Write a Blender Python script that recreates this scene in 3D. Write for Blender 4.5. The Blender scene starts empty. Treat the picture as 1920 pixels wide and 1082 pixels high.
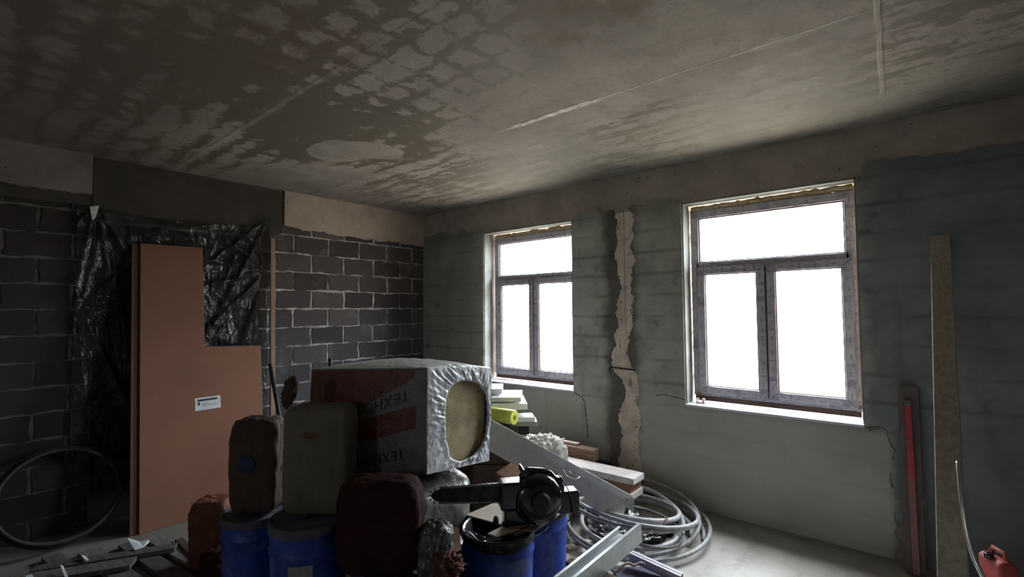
import bpy, bmesh, math, random
from mathutils import Vector, Matrix, noise, Euler
PI = math.pi
S = bpy.context.scene
COL = S.collection

# ------------------------------------------------------------------ camera
F_PX, YAW, PITCH, ROLL = 913.484, 2.2753587, 0.0456881, -0.0078276
CAM = Vector((5.21331, -4.28403, 1.71164))
ROOM_H = 3.016
fwd = Vector((math.cos(PITCH)*math.cos(YAW), math.cos(PITCH)*math.sin(YAW), math.sin(PITCH)))
r0 = fwd.cross(Vector((0, 0, 1))).normalized()
u0 = r0.cross(fwd)
rgt = r0*math.cos(ROLL) + u0*math.sin(ROLL)
upv = -r0*math.sin(ROLL) + u0*math.cos(ROLL)
cd = bpy.data.cameras.new('camera'); cam = bpy.data.objects.new('camera', cd); COL.objects.link(cam)
cd.sensor_fit = 'HORIZONTAL'; cd.sensor_width = 36.0; cd.lens = 36.0*F_PX/1920.0; cd.clip_start = 0.05
M = Matrix.Identity(4)
for i in range(3):
    M[i][0] = rgt[i]; M[i][1] = upv[i]; M[i][2] = -fwd[i]; M[i][3] = CAM[i]
cam.matrix_world = M
S.camera = cam

# ------------------------------------------------------------------ world, exposure
S.view_settings.view_transform = 'Standard'
S.view_settings.look = 'None'
S.view_settings.gamma = 1.0
S.view_settings.use_curve_mapping = False
S.view_settings.exposure = 0.0
SKY = 23.0
w = bpy.data.worlds.new('overcast_sky'); S.world = w; w.use_nodes = True
nt = w.node_tree; nt.nodes.clear()
tc = nt.nodes.new('ShaderNodeTexCoord'); sp = nt.nodes.new('ShaderNodeSeparateXYZ')
mr = nt.nodes.new('ShaderNodeMapRange'); mr.interpolation_type = 'SMOOTHSTEP'
mr.inputs['From Min'].default_value = -0.12; mr.inputs['From Max'].default_value = 0.12
mx = nt.nodes.new('ShaderNodeMix'); mx.data_type = 'RGBA'
mx.inputs[6].default_value = (0.52, 0.475, 0.415, 1)      # pale wet ground outside
mx.inputs[7].default_value = (0.90, 0.925, 1.0, 1)       # overcast sky, brighter towards the zenith
m2 = nt.nodes.new('ShaderNodeMapRange'); m2.inputs['From Min'].default_value = 0.0; m2.inputs['From Max'].default_value = 0.9
m2.inputs['To Min'].default_value = SKY; m2.inputs['To Max'].default_value = SKY*3.4
bg = nt.nodes.new('ShaderNodeBackground'); bg.inputs[1].default_value = SKY
wo = nt.nodes.new('ShaderNodeOutputWorld')
nt.links.new(sp.outputs[2], m2.inputs[0]); nt.links.new(m2.outputs[0], bg.inputs[1]); nt.links.new(tc.outputs['Generated'], sp.inputs[0]); nt.links.new(sp.outputs[2], mr.inputs[0])
nt.links.new(mr.outputs[0], mx.inputs[0]); nt.links.new(mx.outputs[2], bg.inputs[0]); nt.links.new(bg.outputs[0], wo.inputs[0])
S.cycles.max_bounces = 12
S.cycles.diffuse_bounces = 8

WINS = [(1.13, 2.41), (3.572, 4.852)]
WZ0, WZ1 = 0.885, 2.66
FILL_OPENING = (3.6, 3.95, 1.9, 2.2)      # unseen opening added behind the viewer to let in fill light: x0, x1, z0, z1
ld = bpy.data.lights.new('opening_portal', 'AREA'); ld.shape = 'RECTANGLE'; ld.size = FILL_OPENING[1]-FILL_OPENING[0]; ld.size_y = FILL_OPENING[3]-FILL_OPENING[2]; ld.cycles.is_portal = True
lo = bpy.data.objects.new('opening_portal', ld); COL.objects.link(lo); lo.location = ((FILL_OPENING[0]+FILL_OPENING[1])/2, -7.42, (FILL_OPENING[2]+FILL_OPENING[3])/2); lo.rotation_euler = (PI/2, 0, 0)  # portal of the added fill opening
for a, b in WINS:       # portals only steer sampling towards the openings, they give no light of their own
    ld = bpy.data.lights.new('opening_portal', 'AREA'); ld.shape = 'RECTANGLE'
    ld.size = b-a; ld.size_y = WZ1-WZ0; ld.cycles.is_portal = True
    lo = bpy.data.objects.new('opening_portal', ld); COL.objects.link(lo)
    lo.location = ((a+b)/2, 0.34, (WZ0+WZ1)/2); lo.rotation_euler = (-PI/2, 0, 0)

# ------------------------------------------------------------------ node helpers
def lin(c):
    return tuple((x/255/12.92 if x/255 <= 0.04045 else ((x/255+0.055)/1.055)**2.4) for x in c)
def rgba(c): return (c[0], c[1], c[2], 1.0)

class NT:
    def __init__(s, name):
        s.mat = bpy.data.materials.new(name); s.mat.use_nodes = True
        s.t = s.mat.node_tree; s.t.nodes.clear()
        s.out = s.n('ShaderNodeOutputMaterial')
        s.tc = s.n('ShaderNodeTexCoord')
        s.co = s.tc.outputs['Object']
        s.sep = None
    def n(s, t): return s.t.nodes.new(t)
    def put(s, sock, v):
        if v is None: return
        if isinstance(v, bpy.types.NodeSocket): s.t.links.new(v, sock)
        elif isinstance(v, (tuple, list)) and len(v) == 3 and sock.type == 'RGBA': sock.default_value = rgba(v)
        else: sock.default_value = v
    def m(s, op, a, b=None, c=None, clamp=False):
        k = s.n('ShaderNodeMath'); k.operation = op; k.use_clamp = clamp
        for i, v in enumerate((a, b, c)):
            if v is not None: s.put(k.inputs[i], v)
        return k.outputs[0]
    def xyz(s, vec=None):
        k = s.n('ShaderNodeSeparateXYZ'); s.put(k.inputs[0], vec or s.co); return k.outputs
    def comb(s, x, y, z):
        k = s.n('ShaderNodeCombineXYZ')
        for i, v in enumerate((x, y, z)): s.put(k.inputs[i], v)
        return k.outputs[0]
    def noise(s, scale, detail=4, rough=0.55, vec=None, dist=0.0, color=False):
        k = s.n('ShaderNodeTexNoise'); s.put(k.inputs['Vector'], vec or s.co)
        k.inputs['Scale'].default_value = scale; k.inputs['Detail'].default_value = detail
        k.inputs['Roughness'].default_value = rough; k.inputs['Distortion'].default_value = dist
        return k.outputs[1 if color else 0]
    def voro(s, scale, vec=None, feature='F1'):
        k = s.n('ShaderNodeTexVoronoi'); k.feature = feature; s.put(k.inputs['Vector'], vec or s.co)
        k.inputs['Scale'].default_value = scale; return k.outputs[0]
    def mapv(s, scale, vec=None, loc=(0, 0, 0), rot=(0, 0, 0)):
        k = s.n('ShaderNodeMapping'); s.put(k.inputs[0], vec or s.co)
        k.inputs[1].default_value = loc; k.inputs[2].default_value = rot; k.inputs[3].default_value = scale
        return k.outputs[0]
    def sm(s, v, lo, hi, a=0.0, b=1.0):
        k = s.n('ShaderNodeMapRange'); k.interpolation_type = 'SMOOTHSTEP'; s.put(k.inputs[0], v)
        s.put(k.inputs[1], lo); s.put(k.inputs[2], hi); k.inputs[3].default_value = a; k.inputs[4].default_value = b
        return k.outputs[0]
    def mix(s, f, a, b, mode='MIX'):
        k = s.n('ShaderNodeMix'); k.data_type = 'RGBA'; k.blend_type = mode
        s.put(k.inputs[0], f); s.put(k.inputs[6], a if isinstance(a, bpy.types.NodeSocket) else rgba(a))
        s.put(k.inputs[7], b if isinstance(b, bpy.types.NodeSocket) else rgba(b)); return k.outputs[2]
    def blob(s, cx, cy, rx, ry, x, y):      # 1 inside an ellipse, 0 outside, soft rim
        dx = s.m('DIVIDE', s.m('SUBTRACT', x, cx), rx); dy = s.m('DIVIDE', s.m('SUBTRACT', y, cy), ry)
        d = s.m('SQRT', s.m('ADD', s.m('MULTIPLY', dx, dx), s.m('MULTIPLY', dy, dy)))
        return s.sm(d, 0.55, 1.15, 1.0, 0.0)
    def bump(s, h, strength=0.3, dist=0.01, normal=None):
        k = s.n('ShaderNodeBump'); k.inputs['Strength'].default_value = strength; k.inputs['Distance'].default_value = dist
        s.put(k.inputs['Height'], h)
        if normal is not None: s.put(k.inputs['Normal'], normal)
        return k.outputs[0]
    def bsdf(s, color, rough=0.8, metal=0.0, spec=0.4, normal=None, **kw):
        k = s.n('ShaderNodeBsdfPrincipled')
        s.put(k.inputs['Base Color'], color if isinstance(color, bpy.types.NodeSocket) else rgba(color))
        s.put(k.inputs['Roughness'], rough); s.put(k.inputs['Metallic'], metal)
        s.put(k.inputs['Specular IOR Level'], spec)
        if normal is not None: s.put(k.inputs['Normal'], normal)
        for a, v in kw.items(): s.put(k.inputs[a.replace('_', ' ')], v)
        return k.outputs[0]
    def done(s, shader):
        s.t.links.new(shader, s.out.inputs[0]); return s.mat

MATS = {}
def simple(name, c1, c2=None, scale=12, rough=0.7, metal=0.0, spec=0.4, bump=0.15, bd=0.003, stretch=None, detail=5):
    if name in MATS: return MATS[name]
    a = NT(name); v = a.mapv(stretch) if stretch else None
    n1 = a.noise(scale, detail, 0.6, v); n2 = a.noise(scale*5, 4, 0.6, v)
    c2 = c2 or tuple(x*0.6 for x in c1)
    col = a.mix(a.sm(n1, 0.35, 0.65), c1, c2)
    col = a.mix(a.m('MULTIPLY', a.sm(n2, 0.45, 0.75), 0.35), col, tuple(x*0.55 for x in c1))
    MATS[name] = a.done(a.bsdf(col, rough, metal, spec, a.bump(n2, bump, bd)))
    return MATS[name]

# ------------------------------------------------------------------ mesh helpers
def setp(o, label=None, cat=None, group=None, kind=None):
    if label: o['label'] = label
    if cat: o['category'] = cat
    if group: o['group'] = group
    if kind: o['kind'] = kind
    return o

class MB:
    def __init__(s): s.v = []; s.f = []; s.mi = []
    def add(s, vs, fs, mi=0):
        b = len(s.v); s.v += [Vector(v) for v in vs]
        for f in fs: s.f.append([b+i for i in f]); s.mi.append(mi)
        return s
    def box(s, lo, hi, mtx=None, mi=0):
        x0, y0, z0 = lo; x1, y1, z1 = hi
        vs = [Vector(p) for p in ((x0,y0,z0),(x1,y0,z0),(x1,y1,z0),(x0,y1,z0),(x0,y0,z1),(x1,y0,z1),(x1,y1,z1),(x0,y1,z1))]
        if mtx: vs = [mtx @ v for v in vs]
        return s.add(vs, [(0,3,2,1),(4,5,6,7),(0,1,5,4),(1,2,6,5),(2,3,7,6),(3,0,4,7)], mi)
    def hexa(s, p8, mi=0):
        return s.add(p8, [(0,3,2,1),(4,5,6,7),(0,1,5,4),(1,2,6,5),(2,3,7,6),(3,0,4,7)], mi)
    def tube(s, pts, r, n=10, caps=True, closed=False, mi=0, mtx=None):
        pts = [Vector(p) for p in pts]; rs = r if isinstance(r, (list, tuple)) else [r]*len(pts)
        N = len(pts); b = []; T0 = None; X = None
        for i, p in enumerate(pts):
            if closed: t = (pts[(i+1) % N]-pts[i-1]).normalized()
            else: t = (pts[min(i+1, N-1)]-pts[max(i-1, 0)]).normalized()
            if X is None:
                X = t.orthogonal().normalized()
            else:
                X = (X - t*X.dot(t)); X = X.normalized() if X.length > 1e-6 else t.orthogonal().normalized()
            Y = t.cross(X)
            for k in range(n):
                a = 2*PI*k/n; q = p + (X*math.cos(a)+Y*math.sin(a))*rs[i]
                b.append(mtx @ q if mtx else q)
        fs = []
        for i in range(N if closed else N-1):
            j = (i+1) % N
            for k in range(n): fs.append((i*n+k, i*n+(k+1) % n, j*n+(k+1) % n, j*n+k))
        if caps and not closed: fs.append(tuple(range(n-1, -1, -1))); fs.append(tuple((N-1)*n+k for k in range(n)))
        return s.add(b, fs, mi)
    def lathe(s, prof, c=(0, 0, 0), n=40, mi=0, mtx=None, caps=True):
        vs = []
        for r, z in prof:
            for k in range(n):
                a = 2*PI*k/n; q = Vector((c[0]+r*math.cos(a), c[1]+r*math.sin(a), c[2]+z)); vs.append(mtx @ q if mtx else q)
        fs = []
        for i in range(len(prof)-1):
            for k in range(n): fs.append((i*n+k, i*n+(k+1) % n, (i+1)*n+(k+1) % n, (i+1)*n+k))
        if caps:
            fs.append(tuple(range(n-1, -1, -1))); L = len(prof)-1; fs.append(tuple(L*n+k for k in range(n)))
        return s.add(vs, fs, mi)
    def grid(s, fn, nu, nv, mi=0, flip=False):
        vs = [fn(i/nu, j/nv) for j in range(nv+1) for i in range(nu+1)]
        fs = []
        for j in range(nv):
            for i in range(nu):
                q = (j*(nu+1)+i, j*(nu+1)+i+1, (j+1)*(nu+1)+i+1, (j+1)*(nu+1)+i)
                fs.append(q[::-1] if flip else q)
        return s.add(vs, fs, mi)
    def prism(s, outline, off, mi=0):       # flat polygon outline (3D points) extruded by off
        n = len(outline); o = [Vector(p) for p in outline]; off = Vector(off)
        vs = o+[p+off for p in o]
        return s.add(vs, [tuple(range(n)), tuple(range(2*n-1, n-1, -1))]+[(i, i+n, (i+1) % n+n, (i+1) % n) for i in range(n)], mi)
    def build(s, name, mats, parent=None, smooth=False, bevel=0.0, seg=2, sub=0, keep=False, auto=None):
        if not isinstance(mats, (list, tuple)): mats = [mats]
        me = bpy.data.meshes.new(name)
        loc = Vector((0, 0, 0))
        if parent is None and not keep:
            xs = [v.x for v in s.v]; ys = [v.y for v in s.v]; zs = [v.z for v in s.v]
            loc = Vector(((min(xs)+max(xs))/2, (min(ys)+max(ys))/2, min(zs)))
        me.from_pydata([v-loc for v in s.v], [], s.f)
        for m_ in mats: me.materials.append(m_)
        if len(mats) > 1: me.polygons.foreach_set('material_index', s.mi)
        bm = bmesh.new(); bm.from_mesh(me); bmesh.ops.recalc_face_normals(bm, faces=bm.faces); bm.to_mesh(me); bm.free()
        if smooth: me.polygons.foreach_set('use_smooth', [True]*len(me.polygons))
        me.update()
        o = bpy.data.objects.new(name, me); COL.objects.link(o); o.location = loc
        if parent is not None:
            o.parent = parent
            inv = Matrix.Identity(4); q = parent
            W = Matrix.Identity(4)
            chain = []
            while q: chain.append(q); q = q.parent
            for q in reversed(chain):
                W = W @ q.matrix_parent_inverse @ Matrix.LocRotScale(q.location, q.rotation_euler, q.scale)
            o.matrix_parent_inverse = W.inverted()
        if bevel:
            b = o.modifiers.new('bevel', 'BEVEL'); b.width = bevel; b.segments = seg; b.limit_method = 'ANGLE'; b.angle_limit = 0.7
        if sub:
            b = o.modifiers.new('sub', 'SUBSURF'); b.levels = sub; b.render_levels = sub
        if auto is not None:
            o.modifiers.new('wn', 'WEIGHTED_NORMAL')
        return o

def empty(name, loc, label, cat, group=None):
    o = bpy.data.objects.new(name, None); COL.objects.link(o); o.location = loc; o.empty_display_size = 0.1
    return setp(o, label, cat, group)
def struct(o): o['kind'] = 'structure'; return o
def nz(x, y=0.0, z=0.0): return noise.noise(Vector((x, y, z)))
def fr(x, y, z, o=4): return noise.fractal(Vector((x, y, z)), 1.0, 2.0, o)
def lerp(a, b, t): return a+(b-a)*t

# ================================================================== MATERIALS OF THE SETTING
def mat_ceiling():
    a = NT('damp_concrete_ceiling'); X, Y, Z = a.xyz()
    wn = a.noise(2.4, 4, 0.6, color=True); wx, wy, wz = a.xyz(wn)
    fx = a.noise(11, 4, 0.65, color=True); gx, gy, gz = a.xyz(fx)
    def warp(c, n, g): return a.m('ADD', a.m('ADD', c, a.m('MULTIPLY', a.m('SUBTRACT', n, 0.5), 0.20)), a.m('MULTIPLY', a.m('SUBTRACT', g, 0.5), 0.15))
    ux, uy = warp(X, wx, gx), warp(Y, wy, gy)
    def line(c, off, step=0.2):
        q = a.m('DIVIDE', a.m('ADD', c, off), step); fq = a.m('FRACT', q)
        return a.m('MULTIPLY', a.m('ABSOLUTE', a.m('SUBTRACT', fq, 0.5)), 2.0)     # 1 on the bar line, 0 in the cell
    lx = line(ux, 0.06+10); ly = line(uy, 0.05+10)
    cellv = a.comb(a.m('FLOOR', a.m('DIVIDE', a.m('ADD', ux, 0.06+10), 0.2)), a.m('FLOOR', a.m('DIVIDE', a.m('ADD', uy, 0.05+10), 0.2)), 0.0)
    wnz = a.n('ShaderNodeTexWhiteNoise'); wnz.noise_dimensions = '3D'; a.put(wnz.inputs['Vector'], cellv)
    crand = a.m('SUBTRACT', wnz.outputs['Value'], 0.5)
    lxw = a.m('ADD', 0.62, a.m('MULTIPLY', a.m('MULTIPLY', a.sm(Y, -1.9, -1.5, 1.0, 0.0), a.sm(X, 2.2, 2.8)), 0.36))
    grid = a.m('MAXIMUM', a.m('MULTIPLY', lx, lxw), ly)
    gsoft = a.m('ADD', 0.62, a.m('MULTIPLY', a.blob(3.2, -2.5, 1.1, 0.8, X, Y), 0.38))
    grid = a.m('ADD', a.m('MULTIPLY', grid, gsoft), a.m('MULTIPLY', crand, 0.22))
    # how wet each region is; left blobs also paint in the dim left end
    wet = a.m('ADD', 0.17, a.m('MULTIPLY', a.noise(0.9, 3, 0.55), 0.36))
    for cx, cy, rx, ry, k in ((3.45, -2.5, 0.85, 0.75, -0.07), (1.95, -2.35, 0.85, 0.75, 0.34), (1.2, -3.3, 1.8, 1.1, 0.16), (3.0, -3.7, 1.8, 0.9, 0.18),
                              (4.25, -2.6, 0.5, 0.35, 0.18), (3.2, -0.9, 2.2, 0.75, 0.17), (5.2, -1.3, 0.9, 0.8, 0.12),
                              (1.0, -0.9, 1.1, 0.8, 0.16), (3.3, -1.50, 1.0, 0.16, -0.16), (4.3, -2.05, 0.9, 0.3, -0.16), (1.8, -1.4, 1.0, 0.5, 0.10), (5.6, -1.8, 1.3, 1.0, 0.10)):
        wet = a.m('ADD', wet, a.m('MULTIPLY', a.blob(cx, cy, rx, ry, X, Y), k))
    # dry cloud-shaped island
    cl = a.blob(1.72, -2.14, 0.46, 0.26, a.m('ADD', ux, a.m('MULTIPLY', Y, -0.55-0.0)), uy)
    cx2 = a.blob(2.9, -2.14, 0.52, 0.27, a.m('SUBTRACT', ux, a.m('MULTIPLY', uy, 0.55)), uy)
    v = a.m('ADD', wet, a.m('MULTIPLY', grid, 0.50))
    v = a.m('SUBTRACT', v, a.m('MULTIPLY', a.m('MULTIPLY', cx2, 0.0), 1.0))
    cloud = a.sm(a.m('ADD', a.blob(1.62, -2.2, 0.36, 0.27, X, Y), a.m('ADD', a.m('MULTIPLY', a.blob(1.86, -2.0, 0.22, 0.26, X, Y), 0.9), a.m('MULTIPLY', a.m('SUBTRACT', a.noise(6, 3), 0.5), 1.1))), 0.42, 0.5)
    v = a.m('ADD', v, a.m('ADD', a.m('MULTIPLY', a.m('SUBTRACT', a.noise(5.0, 8, 0.78), 0.5), 0.75), a.m('MULTIPLY', a.m('MULTIPLY', a.m('SUBTRACT', a.noise(3.0, 6, 0.7, a.mapv((0.9, 4.5, 1))), 0.5), 1.5), a.sm(Y, -1.9, -1.3))))
    damp = a.sm(v, 0.67, 0.78)  # damp, with the dimness of the left end painted in
    damp = a.m('MULTIPLY', damp, a.m('SUBTRACT', 1.0, cloud))
    dry1, dry2 = (0.335, 0.305, 0.268), (0.25, 0.228, 0.202)
    wet1, wet2 = (0.105, 0.088, 0.064), (0.135, 0.117, 0.084)
    dry = a.mix(a.sm(a.noise(3.2, 5, 0.65), 0.35, 0.68), dry1, dry2)
    wetc = a.mix(a.noise(2.1, 3), wet1, wet2)
    col = a.mix(a.m('MULTIPLY', damp, 0.88), dry, wetc)
    edge_dim = a.m('MAXIMUM', a.sm(a.m('ADD', Y, a.m('MULTIPLY', a.m('SUBTRACT', a.noise(0.8, 4), 0.5), 1.2)), -3.5, -2.8, 1.0, 0.0), a.m('MAXIMUM', a.m('MULTIPLY', a.sm(X, 1.2, 0.2), 0.6), a.m('MULTIPLY', a.sm(X, 4.9, 6.0), 0.8)))  # dimness of the left and right ends, put into the colour
    col = a.mix(a.m('MULTIPLY', edge_dim, 0.62), col, (0.125, 0.112, 0.10))
    green = a.blob(3.4, -0.5, 2.6, 0.8, X, Y)
    col = a.mix(a.m('MULTIPLY', green, 0.35), col, (0.235, 0.245, 0.185))
    grain = a.noise(38, 5, 0.8)
    col = a.mix(a.m('MULTIPLY', a.sm(grain, 0.46, 0.66), 0.30), col, (0.10, 0.09, 0.075))
    rust = a.m('MULTIPLY', a.m('MAXIMUM', a.blob(4.15, -2.55, 0.42, 0.34, X, Y), a.blob(2.9, -3.15, 0.4, 0.3, X, Y)), a.sm(a.noise(9, 4), 0.42, 0.6))
    col = a.mix(a.m('MULTIPLY', rust, 0.55), col, (0.14, 0.085, 0.055))
    # efflorescence streak and shuttering seams
    ww = a.m('MULTIPLY', a.m('SUBTRACT', a.noise(5, 4), 0.5), 0.05)
    def seam(c, pos, width, nwarp=None):
        return a.sm(a.m('ABSOLUTE', a.m('SUBTRACT', a.m('ADD', c, nwarp if nwarp else 0.0), pos)), (a.m('MULTIPLY', width, 0.4) if not isinstance(width, float) else width*0.4), width, 1.0, 0.0)
    brk = a.sm(a.noise(14.0, 5, 0.75, a.mapv((1, 2.5, 1))), 0.42, 0.58)
    streak = a.m('MULTIPLY', seam(Y, -1.675, a.m('ADD', 0.012, a.m('MULTIPLY', a.blob(3.35, -1.68, 0.42, 0.3, X, Y), 0.022)), a.m('MULTIPLY', ww, 0.55)), a.m('MULTIPLY', a.sm(X, 2.75, 3.05), a.sm(X, 3.55, 3.9, 1.0, 0.30)))
    streak = a.m('MULTIPLY', streak, a.sm(X, 4.9, 5.3, 1.0, 0.0))
    col = a.mix(a.m('MULTIPLY', streak, a.m('ADD', 0.12, a.m('MULTIPLY', brk, 0.85))), col, (0.80, 0.77, 0.70))
    thin = a.m('MULTIPLY', seam(Y, -1.675, 0.010), a.sm(X, 2.2, 2.9, 1.0, 0.0))
    for pos in (-2.95, -4.22): thin = a.m('MAXIMUM', thin, seam(Y, pos, 0.010))
    thin = a.m('MAXIMUM', thin, a.m('MULTIPLY', seam(X, 2.58, 0.010), 0.6))
    thin = a.m('MAXIMUM', thin, a.m('MULTIPLY', seam(Y, -0.43, 0.010), 0.5))
    col = a.mix(a.m('MULTIPLY', thin, a.m('ADD', 0.15, a.m('MULTIPLY', brk, 0.5))), col, (0.07, 0.06, 0.05))
    ridge = a.m('MULTIPLY', seam(X, a.m('ADD', 5.03, a.m('MULTIPLY', Y, -0.04)), 0.016, a.m('MULTIPLY', ww, 0.4)), a.sm(Y, -0.62, -0.56, 1.0, 0.0))
    col = a.mix(a.m('MULTIPLY', ridge, 0.32), col, (0.50, 0.46, 0.42))
    lightn = a.m('MULTIPLY', seam(Y, -2.93, 0.028, ww), a.sm(X, 2.2, 3.1, 1.0, 0.0))
    col = a.mix(a.m('MULTIPLY', lightn, 0.22), col, (0.5, 0.48, 0.42))
    fine = a.noise(70, 4, 0.7)
    pits = a.sm(a.voro(17), 0.03, 0.07, 1.0, 0.0)
    col = a.mix(a.m('MULTIPLY', pits, a.sm(a.noise(2.5, 2), 0.55, 0.62)), col, (0.05, 0.045, 0.04))
    h = a.m('ADD', a.m('MULTIPLY', fine, 0.4), a.m('ADD', a.m('MULTIPLY', streak, 2.5), a.m('MULTIPLY', ridge, 2.0)))
    return a.done(a.bsdf(col, a.sm(damp, 0, 1, 0.9, 0.62), 0, 0.3, a.bump(h, 0.35, 0.006)))

def mat_coat():      # grey-green adhesive coat trowelled over the blockwork of the window wall
    a = NT('grey_adhesive_coat'); X, Y, Z = a.xyz()
    wv = a.noise(3.5, 4, 0.6, color=True); wx, wy, wz = a.xyz(wv)
    zz = a.m('ADD', Z, a.m('MULTIPLY', a.m('SUBTRACT', wz, 0.5), 0.05)); xx = a.m('ADD', X, a.m('MULTIPLY', a.m('SUBTRACT', wx, 0.5), 0.06))
    def near(c, step, off):
        fq = a.m('FRACT', a.m('DIVIDE', a.m('ADD', c, off+10*step), step))
        return a.m('MULTIPLY', a.m('ABSOLUTE', a.m('SUBTRACT', fq, 0.5)), 2.0)
    course = a.sm(near(zz, 0.2, 0.15), 0.72, 0.98)
    row = a.m('FRACT', a.m('DIVIDE', a.m('FLOOR', a.m('DIVIDE', a.m('ADD', zz, 0.05), 0.2)), 2.0))
    vj = a.m('MULTIPLY', a.sm(near(a.m('ADD', xx, a.m('MULTIPLY', row, 0.4)), 0.4, 0.1), 0.80, 1.0), 0.55)
    brk = a.noise(1.7, 4, 0.6)
    low = a.sm(Z, 0.80, 0.95)                       # below the sills the coat is thick and hides the courses
    jt = a.m('MULTIPLY', a.m('MULTIPLY', a.m('MAXIMUM', course, a.m('MULTIPLY', vj, 0.9)), a.sm(brk, 0.40, 0.62, 0.15, 1.0)), a.m('ADD', 0.18, a.m('MULTIPLY', low, 0.82)))
    g1, g2, g3 = (0.54, 0.552, 0.49), (0.44, 0.452, 0.405), (0.18, 0.177, 0.16)
    col = a.mix(a.sm(a.noise(1.3, 4, 0.6), 0.38, 0.66), g1, g2)
    col = a.mix(a.m('MULTIPLY', jt, 0.62), col, g3)
    wb = a.n('ShaderNodeTexWhiteNoise'); wb.noise_dimensions = '3D'
    a.put(wb.inputs['Vector'], a.comb(a.m('FLOOR', a.m('DIVIDE', a.m('ADD', a.m('ADD', xx, a.m('MULTIPLY', row, 0.4)), 0.1), 0.4)), a.m('FLOOR', a.m('DIVIDE', a.m('ADD', zz, 0.05), 0.2)), 0.0))
    col = a.mix(a.m('MULTIPLY', a.m('MULTIPLY', wb.outputs['Value'], low), 0.28), col, (0.20, 0.21, 0.19))
    smud = a.sm(a.noise(2.6, 5, 0.7), 0.48, 0.70)
    col = a.mix(a.m('MULTIPLY', a.m('MULTIPLY', smud, low), 0.32), col, (0.15, 0.155, 0.145))
    # blue-black coat right of the second window, darker still in the far left bay
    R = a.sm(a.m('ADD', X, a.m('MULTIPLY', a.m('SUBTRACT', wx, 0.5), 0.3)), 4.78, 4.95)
    R = a.m('MULTIPLY', R, a.m('MAXIMUM', low, a.sm(X, 4.96, 5.04)))  # dark coat low down, with the shadow of its edge painted in
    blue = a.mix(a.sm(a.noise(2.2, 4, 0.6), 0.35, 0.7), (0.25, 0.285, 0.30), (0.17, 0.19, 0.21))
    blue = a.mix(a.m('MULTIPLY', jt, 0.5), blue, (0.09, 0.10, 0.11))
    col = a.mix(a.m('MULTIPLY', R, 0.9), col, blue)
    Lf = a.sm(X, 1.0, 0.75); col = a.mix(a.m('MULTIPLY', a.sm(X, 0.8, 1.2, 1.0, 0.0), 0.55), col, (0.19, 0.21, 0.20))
    # damp halo round the open chase and towards the floor behind the stored timber
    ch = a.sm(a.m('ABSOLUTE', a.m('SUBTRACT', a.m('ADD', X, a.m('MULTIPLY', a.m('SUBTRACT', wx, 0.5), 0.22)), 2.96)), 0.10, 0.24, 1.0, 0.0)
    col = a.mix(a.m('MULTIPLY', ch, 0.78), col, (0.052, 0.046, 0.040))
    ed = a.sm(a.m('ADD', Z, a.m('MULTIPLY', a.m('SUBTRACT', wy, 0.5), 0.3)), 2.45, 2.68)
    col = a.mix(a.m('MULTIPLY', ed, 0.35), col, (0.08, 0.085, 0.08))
    spots = a.sm(a.noise(5.0, 3, 0.5, a.mapv((1, 1, 1.4))), 0.60, 0.76)
    col = a.mix(a.m('MULTIPLY', a.m('MULTIPLY', spots, low), 0.5), col, (0.06, 0.058, 0.052))
    drip = a.sm(a.noise(1.0, 3, 0.6, a.mapv((9, 1, 0.5))), 0.60, 0.75)
    col = a.mix(a.m('MULTIPLY', drip, 0.25), col, (0.09, 0.095, 0.088))
    fine = a.noise(90, 3, 0.7); trow = a.noise(4, 5, 0.65, a.mapv((1, 1, 2.6)))
    h = a.m('SUBTRACT', a.m('ADD', a.m('MULTIPLY', fine, 0.15), trow), a.m('MULTIPLY', jt, 0.35))
    return a.done(a.bsdf(col, 0.82, 0, 0.3, a.bump(h, 0.5, 0.012)))

def mat_concrete(name, c1, c2, dark=0.3, joint=None):
    a = NT(name); X, Y, Z = a.xyz()
    col = a.mix(a.sm(a.noise(2.0, 5, 0.62), 0.36, 0.66), c1, c2)
    col = a.mix(a.m('MULTIPLY', a.sm(a.noise(9, 5, 0.7), 0.5, 0.72), dark), col, tuple(x*0.35 for x in c2))
    pits = a.sm(a.voro(7.5), 0.035, 0.075, 1.0, 0.0)
    col = a.mix(a.m('MULTIPLY', pits, 0.85), col, tuple(x*0.12 for x in c2))
    h = a.m('SUBTRACT', a.noise(60, 4, 0.7), a.m('MULTIPLY', pits, 1.5))
    return a.done(a.bsdf(col, 0.85, 0, 0.3, a.bump(h, 0.35, 0.006)))

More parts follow.
